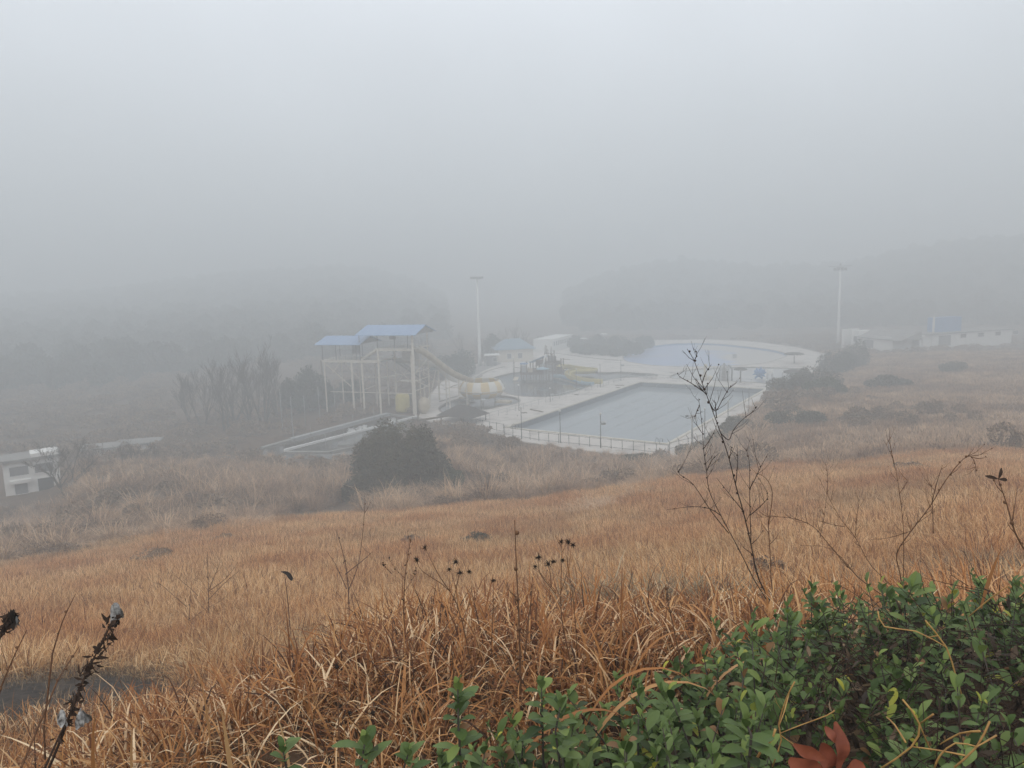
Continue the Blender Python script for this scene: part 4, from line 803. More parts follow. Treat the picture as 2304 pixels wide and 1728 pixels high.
# scraps on the deck
for k, (x, y, ln, rz, lab) in enumerate(((1207, 925, 3.4, -.35, 'long dark board lying on the deck by the left lamp posts'), (1412, 849, 1.6, .1, 'dark flat board on the deck near the far left pool corner'), (1394, 868, 1.8, .2, 'thin dark plank lying at the pool rail'), (1180, 930, .9, .5, 'short dark scrap on the near left deck'), (1297, 889, .8, 0, 'small dark scrap beside the lap pool coping'), (1391, 873, .9, .3, 'dark flat scrap near the coping of the lap pool'), (1653, 802, 1.0, .3, 'grey box standing in the blue wave pool'))):
    b = MB(); p = G(x, y); b.box(p + (0, 0, .1), (ln, .28, .1 if k < 6 else .9), PA + rz); tag(b.build('board' if k < 6 else 'box', M['wood'] if k < 6 else M['palesteel']), lab, 'board' if k < 6 else 'box')
rg = np.random.default_rng(5); b = MB()
for k in range(90):
    s_, t_ = rg.uniform(-6, 30), rg.uniform(-5, 66)
    if -1 < s_ < 26 and -1 < t_ < 51: continue
    p = L(s_, t_, .05)
    if poly_dist(DECKP, np.array([p[0]]), np.array([p[1]]))[0] > -1 or min(poly_dist(h, np.array([p[0]]), np.array([p[1]]))[0] for h in HOLES) < .6: continue
    b.box(p, (rg.uniform(.1, .8), rg.uniform(.05, .25), .03), rg.uniform(0, 3))
tag(b.build('fallen_litter', M['thatch']), kind='stuff')
def strip(px, wd, m, name, z=.05, ht=.12):
    P = bezp([G(*p) for p in px]); b = MB()
    for a, c in zip(P[:-1], P[1:]): b.bar(a + (0, 0, z + ht / 2), c + (0, 0, z + ht / 2), wd, ht)
    tag(b.build(name, M[m]), kind='structure')
def bezp(P, k=4):
    P = [np.array(p, float) for p in P]; o = []
    for i in range(len(P) - 1):
        a, b_, c, d = P[max(i - 1, 0)], P[i], P[i + 1], P[min(i + 2, len(P) - 1)]
        for j in range(k): t = j / k; o.append(.5 * ((2 * b_) + (c - a) * t + (2 * a - 5 * b_ + 4 * c - d) * t * t + (3 * b_ - a - 3 * c + d) * t ** 3))
    return o + [P[-1]]
strip([(1070, 852), (1085, 842), (1108, 832), (1135, 826)], .3, 'copingdark', 'kerb_strip'); strip([(1000, 878), (1030, 866), (1062, 858), (1085, 846)], .25, 'copingdark', 'kerb_strip'); strip([(1250, 795), (1330, 806), (1400, 812)], .3, 'copingdark', 'kerb_strip')
strip([(990, 905), (1010, 898), (1030, 892)], .3, 'copingdark', 'kerb_strip'); strip([(1345, 840), (1400, 838), (1440, 841), (1480, 847)], .25, 'copingdark', 'kerb_strip')
b = MB(); b.add([v + np.array([0, 0, .048]) for v in (G(1018, 846), G(1054, 829), G(1112, 808), G(1128, 818), G(1085, 836), G(1050, 854))], [(5, 4, 3, 2, 1, 0)]); tag(b.build('path', M['roofgrey']), kind='structure')

# ------------------------------------------------------------------ lamp posts and masts
def lamp_post(px, py, h, label, heads=1, m='steel', arm=0, group='grey lamp posts round the lap pool'):
    p = G(px, py); t_ = thing('lamp_post', p, label, 'lamp post', group); b = MB(); b.tube([p - (0, 0, .1), p + (0, 0, h * .35), p + (0, 0, h)], [.075, .06, .05], 6); b.build('pole', M[m], t_)
    b = MB(); b.lathe([(0, .22), (.13, .15), (.15, 0), (.08, -.08), (0, -.08)], p + (0, 0, h + .06), 8); b.build('lamp_head', M['white'], t_)
    if arm:
        b = MB(); q = p + (.35 * arm, 0, h - arm_drop); b.box(q, (.6, .4, .3), .2, .4); b.bar(p + (0, 0, h - arm_drop), q, .05); b.build('floodlight', M['palesteel'], t_)
    return t_
arm_drop = 1.1
lamp_post(1351.8, 1008, 4.4, 'dark lamp post with a small floodlight, at the middle of the front fence', arm=1)
lamp_post(1261, 997, 4.3, 'thin dark lamp post between the front fence and the water')
lamp_post(1174, 987, 4.35, 'lamp post at the near left corner of the lap pool')
lamp_post(1585.5, 992, 4.2, 'lamp post just past the twin floodlights on the right deck')
lamp_post(1637.5, 973, 4.3, 'tall lamp post half way along the right pool edge')
lamp_post(1684.5, 935, 4.25, 'lamp post with a side box on the right pool edge, third along', arm=0)
lamp_post(1723.5, 914, 4.2, 'lamp post next to the end of the right flank fence')
lamp_post(1759.5, 877, 3.2, 'short lamp post beyond the far right pool corner', arm=0)
lamp_post(1800, 858, 2.6, 'small lamp post beside the bush at the right end of the deck')
lamp_post(1168, 925, 4.3, 'lamp post on the left rail near the striped bowl', arm=0)
lamp_post(1083.5, 931, 3.4, 'lamp post standing in front of the striped bowl', arm=1)
lamp_post(1350.6, 872, 4.6, 'lamp post beside the end of the yellow slide', arm=0)
lamp_post(1397, 857, 4.4, 'lamp post with a twin head on the far left deck', arm=1)
lamp_post(1297, 872, 3.6, 'lamp post between the blue slide and the lap pool')
lamp_post(1543, 842, 1.7, 'short post at the left end of the paddling pool')
lamp_post(1156, 848, 4.2, 'lamp post by the ramp of the play house')
lamp_post(1238, 905, 2.4, 'low post with a pale box on the left deck', arm=1)
p = G(1557, 1006); t_ = thing('floodlight_pole', p, 'thick grey pole carrying two square floodlights at the near right pool corner', 'floodlight'); b = MB(); b.tube([p, p + (0, 0, 3.7)], [.13, .11], 8); b.build('pole', M['palesteel'], t_)
b = MB(); b.box(p + (.08, -.1, 3.95), (.85, .14, .55), -.1, -.35); b.build('floodlight', M['palesteel'], t_)
b = MB(); b.box(p + (-.62, .1, 4.05), (.45, .12, .22), .6, -.2); b.bar(p + (-.5, 0, 3.9), p + (0, 0, 3.6), .05); b.build('floodlight', M['steel'], t_)
def mast(px, py, ytop, label, wide):
    p = G(px, py); d_ = math.hypot(p[0], p[1]); h = W(px - 4, ytop, d_)[2]; t_ = thing('floodlight_mast', p, label, 'floodlight mast')
    b = MB(); b.tube([p, p + (0, 0, h * .15), p + (0, 0, h * .5), p + (0, 0, h)], [.5, .42, .32, .2], 10); b.build('pole', M['white'], t_)
    az = math.atan2(p[0], p[1]); rz = -az
    b = MB(); b.lathe([(0, .1), (1.0, .1), (1.05, -.1), (0, -.1)], p + (0, 0, h), 14); b.build('head_frame', M['roofgrey'], t_)
    e1 = np.array([math.cos(rz), math.sin(rz), 0])
    for k in range(6 if not wide else 4):
        o_ = (k - (2.5 if not wide else 1.5)) * (.55 if not wide else .9); b = MB(); b.box(p + e1 * o_ * 1.0 + (0, 0, h + .25 - (.7 if wide else 0)), (.5 if not wide else .8, .35, .4 if not wide else .7), rz, .4); b.build('floodlight', M['roofgrey'], t_)
    if wide:
        b = MB(); b.bar(p - e1 * 3.0 + (0, 0, h + .3), p + e1 * 3.0 + (0, 0, h + .4), .5, .12); b.build('cross_arm', M['roofgrey'], t_)
        b = MB(); b.lathe([(0, .8), (.35, 0)], p + (0, 0, h + .5), 6); b.build('finial', M['roofgrey'], t_)
    return t_
mast(1080, 822, 627, 'very tall slender floodlight mast behind the slide tower', False)
mast(1885, 776, 602, 'very tall pale floodlight mast with a wide star shaped head beside the white building', True)
# ------------------------------------------------------------------ fences
def fence(name, pts, label, h, step, rails, m, bent=0.0, fr=None, post=.07):
    pts = [np.array(p, float) for p in pts]; t_ = thing(name, pts[0], label, 'fence'); 
    rl = [MB() for _ in rails]
    for a, c in zip(pts[:-1], pts[1:]):
        ln = np.linalg.norm(c - a); n = max(1, round(ln / step))
        for k in range(n + (1 if c is pts[-1] else 0)):
            q = a + (c - a) * k / n; b = MB(); b.bar(q - (0, 0, .2), q + (0, 0, h), post)
            if bent: b.bar(q + (0, 0, h), q + (-.22 * bent, .1, h + .32), post * .7)
            b.build('post', M[m], t_)
        for r_, z in zip(rl, rails): r_.bar(a + (0, 0, z), c + (0, 0, z), .045)
    for r_ in rl: r_.build('rail', M[m], t_)
    return t_
fence('fence', [L(-7.2, -1.2), L(1.5, -3.2), L(2.6, -4.6), L(9.0, -5.9), L(27.3, -5.6)], 'low dark railing along the front of the lap pool above the grass', 1.35, 1.55, (1.25, .25), 'steel')
fence('fence', [L(27.4, -5.4), L(29.2, -.5), L(30.2, 5), L(30.6, 12), L(30.6, 20), L(30.2, 28), L(29.6, 36), L(28.8, 44)], 'dark fence with bent post tops curving up the right flank of the pool', 1.6, 1.8, (1.5, .8), 'steel', bent=1)
fence('fence', [L(-6.6, 0), L(-5.8, 14), L(-5.0, 30), L(-4.5, 42), L(-4.2, 56)], 'long thin grey railing along the left deck of the lap pool', 1.05, 2.2, (1.0, .5), 'palesteel', post=.05)
fence('fence', [L(-4.0, 56.5), L(4, 55), L(14, 54.6), L(28, 56)], 'thin grey railing across the far end of the lap pool', 1.0, 2.4, (.95, .45), 'palesteel', post=.05)
for k, (x, yb, yt) in enumerate(((660, 985, 892), (688, 963, 890), (720, 945, 870), (636, 970, 880), (755, 938, 868))):
    p = G(x, yb); d_ = math.hypot(p[0], p[1]); h = W(x, yt, d_)[2]; t_ = tag(bpy.data.objects.new('net_pole', None)); 
    b = MB(); b.tube([p, (p[0], p[1], h)], [.07, .04], 6); COLo = b.build('net_pole', M['palesteel']); bpy.data.objects.remove(t_)
    tag(COLo, ['thin pale net pole at the near end of the neglected pool', 'tallest bright thin net pole left of the tower', 'thin net pole right of the bright one, by the dark trees', 'leftmost faint net pole before the bare trees', 'faint net pole nearest the slide tower'][k], 'net pole', 'thin net poles left of the tower')

# ------------------------------------------------------------------ buildings
def frame_from(a, c):
    a = np.array(a, float); c = np.array(c, float); e1 = c - a; ln = math.hypot(e1[0], e1[1]); e1 = e1 / np.linalg.norm(e1[:2]); e1[2] = 0
    n1 = np.array([-e1[1], e1[0], 0]); 
    if n1 @ a < 0: n1 = -n1
    return (lambda u, v, z: a * [1, 1, 0] + e1 * u + n1 * v + np.array([0, 0, z])), ln, math.atan2(e1[1], e1[0])
def wall_block(parent, F_, rz, u0, u1, v0, v1, z0, z1, m, name='wall'):
    b = MB(); b.box(F_((u0 + u1) / 2, (v0 + v1) / 2, (z0 + z1) / 2), (u1 - u0, abs(v1 - v0), z1 - z0), rz); return b.build(name, m, parent)
def opening(parent, F_, rz, u0, u1, z0, z1, v=0.0, m='dark', name='window', frame=True):
    b = MB(); b.box(F_((u0 + u1) / 2, v - .012, (z0 + z1) / 2), (u1 - u0, .06, z1 - z0), rz); o = b.build(name, M[m], parent)
    if frame:
        b = MB(); w_ = .09
        for (a0, a1, b0, b1) in ((u0 - w_, u1 + w_, z1, z1 + w_), (u0 - w_, u1 + w_, z0 - w_, z0), (u0 - w_, u0, z0, z1), (u1, u1 + w_, z0, z1)):
            b.box(F_((a0 + a1) / 2, v - .05, (b0 + b1) / 2), (a1 - a0, .1, b1 - b0), rz)
        b.build('frame', M['white'], o)
    return o
# white building on the right
F1, ln1, rz1 = frame_from(G(2003, 794), G(2275, 775)); bd = thing('changing_rooms', F1(0, 0, 0), 'long low white building on the right with small high windows and a blue tank on its roof', 'building')
hw = 4.0
wall_block(bd, F1, rz1, 13.2, ln1, 0, 7, -.5, hw, M['dirtywhite']); wall_block(bd, F1, rz1, 9.6, 13.2, .4, 7, -.5, hw, M['dirtywhite'])
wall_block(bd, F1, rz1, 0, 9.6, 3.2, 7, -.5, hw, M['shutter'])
for u in (0.1, 9.4, 10.3): wall_block(bd, F1, rz1, u - .2, u + .2, 0, .4, -.5, 3.5, M['white'], 'pillar')
wall_block(bd, F1, rz1, -.5, 10.4, -.3, 7.2, 3.45, 4.05, M['dirtywhite'], 'porch_roof'); wall_block(bd, F1, rz1, 10.4, ln1 + .4, -.4, 7.4, hw, hw + .28, M['roofgrey'], 'roof')
wall_block(bd, F1, rz1, -.3, 9.3, 0, .3, -.5, .9, M['roofgrey'], 'terrace_wall')
opening(bd, F1, rz1, 15.2, 19.2, .9, 3.6, 0, 'shutter', 'shop_window')
for u in (22.3, 28.2, 34.0, 40.0): opening(bd, F1, rz1, u, u + 1.9, 2.7, 3.7, 0, 'dark')
for u in (2.2, 5.4, 7.6): opening(bd, F1, rz1, u, u + 1.6, .6, 2.9, 3.19, 'dirtywhite' if u < 6 else 'dark')
b = MB(); b.box(F1(20.2, 3.2, 6.2), (8.6, 2.6, 3.8), rz1); o = b.build('roof_tank', M['blue'], bd)
b = MB(); b.bar(F1(15.6, 2.2, 4.2), F1(15.6, 2.2, 8.4), .4); b.build('tank_pillar', M['white'], o)
# left wing
F2, ln2, rz2 = frame_from(G(1893, 783), G(2008, 796)); wg = thing('entrance_wing', F2(0, 0, 0), 'low white wing with grey pitched roof left of the long building, half behind bushes', 'building')
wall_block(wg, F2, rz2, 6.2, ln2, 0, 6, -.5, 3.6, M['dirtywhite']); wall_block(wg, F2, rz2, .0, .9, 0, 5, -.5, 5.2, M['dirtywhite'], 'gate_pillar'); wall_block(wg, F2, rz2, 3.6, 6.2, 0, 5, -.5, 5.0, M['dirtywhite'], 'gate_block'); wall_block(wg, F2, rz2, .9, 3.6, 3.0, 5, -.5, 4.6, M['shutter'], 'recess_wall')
opening(wg, F2, rz2, 8.0, 11.4, .9, 2.9, 0, 'shutter', 'window'); opening(wg, F2, rz2, 4.4, 5.7, 2.2, 3.6, 0, 'dark', 'window')
b = MB(); b.add([F2(6.0, -.5, 3.6), F2(ln2 + 3, -.5, 3.5), F2(ln2 + 3, 6, 5.6), F2(6.0, 6, 5.8), F2(6.0, -.5, 3.45), F2(ln2 + 3, -.5, 3.35), F2(ln2 + 3, 6, 3.5), F2(6.0, 6, 3.5)], [(0, 1, 2, 3), (7, 6, 5, 4), (0, 4, 5, 1), (1, 5, 6, 2), (2, 6, 7, 3), (3, 7, 4, 0)]); b.build('roof', M['roofgrey'], wg)
# lower left white house
F3, ln3, rz3 = frame_from(G(16, 1116), G(141, 1096)); hs = thing('white_house', F3(0, 0, 0), 'small white flat roofed house at the left edge with grey shutters in two rows', 'house')
zt = 3.7; ln3 -= .3; wall_block(hs, F3, rz3, -.1, ln3 + .2, 0, 3.4, -.5, zt, M['dirtywhite']); wall_block(hs, F3, rz3, -.6, ln3 + .5, -.5, 3.8, zt, zt + .28, M['roofgrey'], 'roof')
wall_block(hs, F3, rz3, ln3 * .52, ln3 + .3, -.45, 2, zt + .28, zt + .7, M['dirtywhite'], 'parapet')
u2 = ln3 / 2
opening(hs, F3, rz3, .5, u2 - .25, 2.1, 3.1, 0, 'shutter'); opening(hs, F3, rz3, u2 + .35, ln3 - .4, 2.1, 3.1, 0, 'shutter')
opening(hs, F3, rz3, .8, u2 - .5, 0.0, 1.15, 0, 'shutter', 'door'); opening(hs, F3, rz3, u2 + .5, ln3 - .5, -.1, 1.4, 0, 'dark', 'window')
wall_block(hs, F3, rz3, .4, u2 - .1, -.6, 0, 1.3, 1.65, M['dirtywhite'], 'canopy')
for k, (x0, y0, x1, y1, zz, lab) in enumerate(((190, 1034, 262, 1027, 1.2, 'low pale flat roof just right of the bare tree behind the dry bank'), (262, 1018, 352, 1011, .9, 'far pale low roof partly hidden by the bank, farther right'))):
    Fk, lk, rk = frame_from(G(x0, y0), G(x1, y1)); t_ = thing('low_building', Fk(0, 0, 0), lab, 'building'); wall_block(t_, Fk, rk, 0, lk, 0, 3, -.5, zz, M['dirtywhite']); wall_block(t_, Fk, rk, -.4, lk + .4, -.4, 3.4, zz, zz + .2, M['roofgrey'], 'roof')
# road behind the left bank
b = MB(); q = [G(200, 1022), G(420, 1000), G(420, 988), G(190, 1008)]; b.add([v + np.array([0, 0, .06]) for v in q], [(0, 1, 2, 3)]); tag(b.build('road', M['deck']), kind='structure')
# hall with teal roof, kiosk, changing block
F4, ln4, rz4 = frame_from(G(1122, 816), G(1200, 812)); hl = thing('pool_hall', F4(0, 0, 0), 'faint small hall with a faded teal hipped roof behind the play house', 'building')
wall_block(hl, F4, rz4, 0, ln4, 0, 8, -.3, 3.4, M['cream']); b = MB(); o_ = .8
b.add([F4(-o_, -o_, 3.3), F4(ln4 + o_, -o_, 3.3), F4(ln4 + o_, 8 + o_, 3.3), F4(-o_, 8 + o_, 3.3), F4(2.6, 4, 5.8), F4(ln4 - 2.6, 4, 5.8)], [(0, 1, 5, 4), (1, 2, 5), (2, 3, 4, 5), (3, 0, 4), (3, 2, 1, 0)]); b.build('roof', M['teal'], hl)
for u in (2.3, 5.2): opening(hl, F4, rz4, u, u + 1.1, .9, 2.2, 0, 'shutter')
F5, ln5, rz5 = frame_from(G(1092, 824), G(1121, 823)); kk = thing('kiosk', F5(0, 0, 0), 'faint flat roofed kiosk with a tall post beside the tall mast', 'kiosk')
wall_block(kk, F5, rz5, 0.3, ln5 - .4, 0, 3, -.3, 2.6, M['shutter']); wall_block(kk, F5, rz5, -.3, ln5 + .4, -.7, 3.4, 2.6, 2.8, M['white'], 'roof'); opening(kk, F5, rz5, 2.0, 2.9, 1.1, 2.0, 0, 'dark')
b = MB(); b.bar(F5(-.2, -.6, 0), F5(-.2, -.6, 5.0), .15); b.build('post', M['palesteel'], kk)
F6, ln6, rz6 = frame_from(G(1243, 792), G(1290, 779)); cb = thing('changing_block', F6(0, 0, 0), 'faint white block with a row of narrow windows beyond the play house', 'building')
wall_block(cb, F6, rz6, 0, ln6, 0, 6, -.3, 3.7, M['white']); 
for k in range(8): u = 1.2 + k * (ln6 - 3.5) / 8; opening(cb, F6, rz6, u, u + .8, 1.7, 2.9, 0, 'shutter', frame=False)
# dark thatched pavilion at the left of the deck
p = G(1045, 948); pv = thing('pavilion', p, 'dark thatched pavilion in front of the bowl at the near left deck', 'pavilion')
b = MB(); V4 = lambda s_, t_, z: p + PE * s_ + PN * t_ + np.array([0, 0, z])
b.add([V4(-3.6, -2.6, 1.1), V4(3.2, -2.6, 1.1), V4(3.2, 2.6, 1.1), V4(-3.6, 2.6, 1.1), V4(-1.2, 0, 2.6), V4(1.0, 0, 2.6)], [(0, 1, 5, 4), (1, 2, 5), (2, 3, 4, 5), (3, 0, 4), (3, 2, 1, 0)]); b.build('roof', M['thatch'], pv)
for s_, t_ in ((-3, -2), (2.7, -2), (2.7, 2), (-3, 2)):
    b = MB(); b.bar(V4(s_, t_, -.1), V4(s_, t_, 1.15), .16); b.build('post', M['wood'], pv)
for x, y, ln, lab in ((980, 957, 7.0, 'dark timber beam running from the neglected pool to the pavilion'),):
    q = G(x, y); b = MB(); b.bar(q - PE * 1 - PN * 3 + (0, 0, 1.2), q + PE * 2 + PN * 5 + (0, 0, 1.2), .4, .25)
    for k in (-2.5, 1, 4.5): b.bar(q + PN * k + PE * (k * .35) + (0, 0, 0), q + PN * k + PE * (k * .35) + (0, 0, 1.2), .18)
    tag(b.build('pergola', M['wood']), lab, 'pergola')

# ------------------------------------------------------------------ bushes and trees
def bush(name, px, py, d, rx, ry, h, n, leaf, m, label, cat='bush', group=None, seed=0, zoff=0.0, base=None, lobes=9):
    """a many-lobed crown of small leaves on short stems"""
    rg = np.random.default_rng(seed or int(px + py)); p = W(px, py, d) if base is None else np.array(base, float); z0 = float(terrain(p[0], p[1])); z0 = min(z0, p[2]) if base is not None else z0
    p = np.array([p[0], p[1], z0 + zoff]); t_ = thing(name, p, label, cat, group)
    az = math.atan2(p[0], p[1]); e1 = np.array([math.cos(-az), math.sin(-az), 0]); e2 = np.array([-e1[1], e1[0], 0])
    L_ = []
    for k in range(lobes):
        a = rg.uniform(0, 6.28); r = math.sqrt(rg.uniform(0, 1)) * .72; hh = (1 - r * r * .6) * h * rg.uniform(.6, .9); L_.append((p + e1 * rx * r * math.cos(a) + e2 * ry * r * math.sin(a) + (0, 0, hh * .56), rx * rg.uniform(.28, .46), hh * .50))
    L_.append((p + (0, 0, h * .42), rx * .62, h * .42)); b = MB(); V_, F_, T_ = [], [], []
    per = n // len(L_)
    for c, r, hh in L_:
        u = rg.normal(size=(per, 3)); u /= np.linalg.norm(u, axis=1)[:, None]; rr = rg.uniform(.5, 1.12, (per, 1)) ** .5
        q = c + u * rr * np.array([r, r, hh]); q[:, 2] = np.maximum(q[:, 2], z0 + .05)
        a = rg.normal(size=(per, 3)); a /= np.linalg.norm(a, axis=1)[:, None]; s2 = np.cross(a, rg.normal(size=(per, 3))); s2 /= np.linalg.norm(s2, axis=1)[:, None]; sz = leaf * rg.uniform(.5, 1.4, (per, 1))
        vv = np.stack([q - a * sz, q + s2 * sz * .45, q + a * sz, q - s2 * sz * .45], 1).reshape(-1, 3); o = len(V_); V_ += vv.tolist()
        F_ += [(o + 4 * i, o + 4 * i + 1, o + 4 * i + 2, o + 4 * i + 3) for i in range(per)]
        tt = np.clip(rg.normal(.5, .2, per) + (u[:, 2] * .05) + rg.normal(0, .1), 0, 1); T_ += np.repeat(tt, 4).tolist()
    b.v, b.f, b.t, b.sm = V_, F_, T_, [False] * len(F_); b.build('crown', M[m], t_)
    if n > 20000:
        g = MB()
        for k in range(130):
            c, r, hh = L_[int(rg.integers(0, len(L_)))]; u = rg.normal(size=3); u[2] = abs(u[2]); u /= np.linalg.norm(u); q0 = c + u * np.array([r, r, hh]) * .9; g.tube([q0, q0 + u * rg.uniform(.3, .8) + rg.normal(0, .1, 3)], [.02, .008], 3)
        g.build('twigs', M['bark'], t_)['kind'] = 'stuff'
    g = MB()
    for k in range(7):
        c = L_[k % len(L_)][0]; g.tube([p + e1 * rg.uniform(-.2, .2) - (0, 0, .2), (p + c) / 2 + rg.normal(0, .1, 3), c], [.07 * h / 3, .05 * h / 3, .02], 5)
    g.build('stem', M['bark'], t_); return t_
pz = W(905, 1095, 67); bush('round_bush', 905, 1095, 67, 4.3, 4.2, W(905, 944, 67)[2] - float(terrain(pz[0], pz[1])) + 1.4, 36000, .13, 'greybush', 'big round brown green bush standing alone in front of the slide tower', seed=4, zoff=-.2, lobes=16)
bush('round_bush', 800, 1095, 64, 1.7, 1.7, 2.7, 7000, .12, 'greybush', 'smaller dark bush leaning against the left side of the big round bush', seed=8)
bush('round_bush', 1010, 1085, 66, 1.3, 1.3, 2.3, 6000, .12, 'greenbush', 'low green bush at the right foot of the big round bush', seed=9)
for k, (x, y, d, rx, h, m, lab) in enumerate((
    (1830, 830, 132, 4.2, 5.2, 'greybush', 'broad brown green bush at the right end of the deck'),
    (1780, 870, 122, 3.4, 3.6, 'greybush', 'lower bush spilling down the flank towards the pool fence'),
    (1885, 800, 165, 5.0, 6.0, 'evergreen', 'dark bush at the foot of the tall pale mast'),
    (1935, 790, 175, 3.6, 6.5, 'evergreen', 'taller dark bush in front of the entrance wing'),
    (1860, 860, 118, 3.4, 3.0, 'greenbush', 'dull green bush on the slope behind the broad one'),
    (1660, 960, 92, 2.0, 2.2, 'greybush', 'small ragged bush beside the right flank fence'),
    (1575, 1045, 82, 2.6, 2.2, 'greybush', 'low bush under the twin floodlights'),
    (1620, 1020, 84, 2.4, 2.4, 'greenbush', 'greenish bush just right of the twin floodlights on the bank'),
    (1440, 1068, 80, 2.2, 1.6, 'greybush', 'low dark bush below the front fence'),
    (1790, 960, 88, 3.2, 1.9, 'greybush', 'wide low bush in the middle of the right slope'),
    (2150, 845, 150, 3.0, 2.4, 'greybush', 'lone bush on the far right field'),
    (2000, 870, 128, 3.6, 2.2, 'greybush', 'low wide bush half way up the right field'))):
    bush('bush', x, y, d, rx, rx * .9, h, 5200, .17 if d > 100 else .12, m, lab, seed=60 + k, lobes=8)
for k, (x, y, d, rx, h, m, lab) in enumerate(((338, 1278, 33, 1.15, .8, 'scrub', 'small round brown bush alone on the left field near the brow'), (60, 1262, 47, 1.9, 1.1, 'scrub', 'dark brown bush at the left end of the brow'), (135, 1258, 45, 1.5, .9, 'scrub', 'second dark brown bush at the left end of the brow'), (470, 1215, 46, 1.3, 1.3, 'scrub', 'brown bush on the brow below the mound of silvergrass'),
    (1075, 1205, 27, 1.0, .55, 'greybush', 'low grey green tuft in the middle of the tan field'), (930, 1215, 28, .8, .6, 'scrub', 'low brown tuft left of the grey green one'), (500, 1232, 37, .8, .6, 'scrub', 'small brown tuft in the field left of the forked weed'), (1000, 1110, 50, 1.5, 1.1, 'scrub', 'brown tussock at the foot of the big round bush'), (2060, 1060, 40, 1.2, .5, 'scrub', 'low brown tuft on the right field'), (1730, 1300, 13, .5, .62, 'scrub', 'dense dark red brown tuft behind the bare sapling'))):
    bush('small_bush', x, y, d, rx, rx * .9, h, 2600, .05 if d > 20 else .03, m, lab, seed=140 + k, lobes=7)
for k, (x, y, rx, h, lab) in enumerate(((1035, 852, 5.0, 7.2, 'large faint evergreen left of the tall slender mast'), (1005, 846, 3.4, 5.4, 'smaller faint evergreen against the flume'), (1110, 808, 3.6, 8.2, 'faint evergreen behind the kiosk'),
    (700, 925, 4.6, 8.6, 'dark evergreen at the left of the slide tower'), (665, 930, 3.2, 7.0, 'dark evergreen behind the thin net poles'), (735, 915, 3.0, 5.0, 'low dark evergreen under the lower platform'), (790, 900, 3.6, 4.5, 'low evergreen bush among the tower columns'),
    (1330, 797, 4.2, 3.4, 'low dark planting left of the wave pool'), (1365, 798, 4.2, 3.2, 'low dark planting in the middle of the row by the wave pool'), (1395, 801, 3.2, 2.6, 'dark bush nearest the wave pool edge'), (1300, 793, 3.0, 2.8, 'dark bush at the left end of the row behind the play house'),
    (1420, 797, 3.4, 4.0, 'dark bush at the left rim of the wave pool'), (1450, 784, 4.2, 4.6, 'tall dark bush behind the left rim of the wave pool'), (1345, 784, 5.0, 4.6, 'broad dark bush at the back of the planting by the wave pool'), (1392, 783, 4.6, 4.4, 'second broad dark bush at the back of the planting'), (1298, 780, 4.4, 4.0, 'dark bush beside the faint white block'))):
    bush('evergreen_bush', x, y, 0, rx, rx, h, 4200, .26, 'evergreen', lab, 'bush', seed=90 + k, base=G(x, y), lobes=9)
def bare_tree(name, base, h, label, seed, spread=.42, stems=1, levels=5, lean=0.0, fine=1.0, r0=None, group=None, m='bark'):
    random.seed(seed); t_ = thing(name, base, label, 'tree', group); tr = MB(); cr_ = MB(); base = np.array(base, float)
    def grow(b, p, d, ln, r, lv):
        pts = [p]; rad = [r]; q = p.copy(); dd = d.copy()
        for i in range(4):
            dd = dd + np.array([random.gauss(0, .09), random.gauss(0, .09), .05 if lv else .02]); dd /= np.linalg.norm(dd); q = q + dd * ln / 4; pts.append(q); rad.append(r * (1 - .42 * (i + 1) / 4))
        b.tube(pts, rad, 5 if lv < 2 else 3, caps=False)
        if lv >= levels: return
        for k in range(3 if lv < levels - 1 else 4):
            f = random.uniform(.35, 1) if k else 1; j = min(4, max(1, int(f * 4))); a = random.uniform(0, 6.28); nd_ = np.array([math.cos(a), math.sin(a), 0]); sp = spread * random.uniform(.6, 1.5)
            ndv = dd * math.cos(sp) + nd_ * math.sin(sp) + np.array([0, 0, .12]); ndv /= np.linalg.norm(ndv); grow(cr_, pts[j], ndv, ln * random.uniform(.58, .78), max(rad[j] * .62, .012 * fine), lv + 1)
    for s_ in range(stems):
        a = random.uniform(0, 6.28); tilt = (.22 if stems > 1 else .05); d = np.array([math.cos(a) * tilt + lean, math.sin(a) * tilt, 1.0]); d /= np.linalg.norm(d)
        grow(tr, base + np.array([math.cos(a), math.sin(a), 0]) * .25 * (stems > 1) - np.array([0, 0, .3]), d, h * .36, r0 or h * .014, 0)
    tr.build('trunk', M[m], t_); cr_.build('crown', M[m], t_); return t_
for k, (x, y, yt, st, lab) in enumerate(((459, 968, 815, 2, 'leftmost bare forked tree left of the slide tower'), (430, 955, 838, 1, 'slim bare tree at the far left edge of the grove'), (509, 969, 800, 1, 'leaning bare tree between the two forked ones'), (525, 960, 788, 2, 'tall bare forked tree in the middle of the grove'),
    (560, 955, 775, 1, 'bare tree with a dense fine crown in the grove'), (595, 958, 768, 2, 'tallest bare tree of the grove'), (628, 945, 775, 1, 'bare tree at the right of the grove near the evergreens'))):
    p = G(x, y); d_ = math.hypot(p[0], p[1]); h = W(x, yt, d_)[2]; bare_tree('bare_tree', p, h * 1.04, lab, 300 + k, stems=st + 1, spread=.40, r0=h * .017, fine=1.5, group='bare trees left of the slide tower')
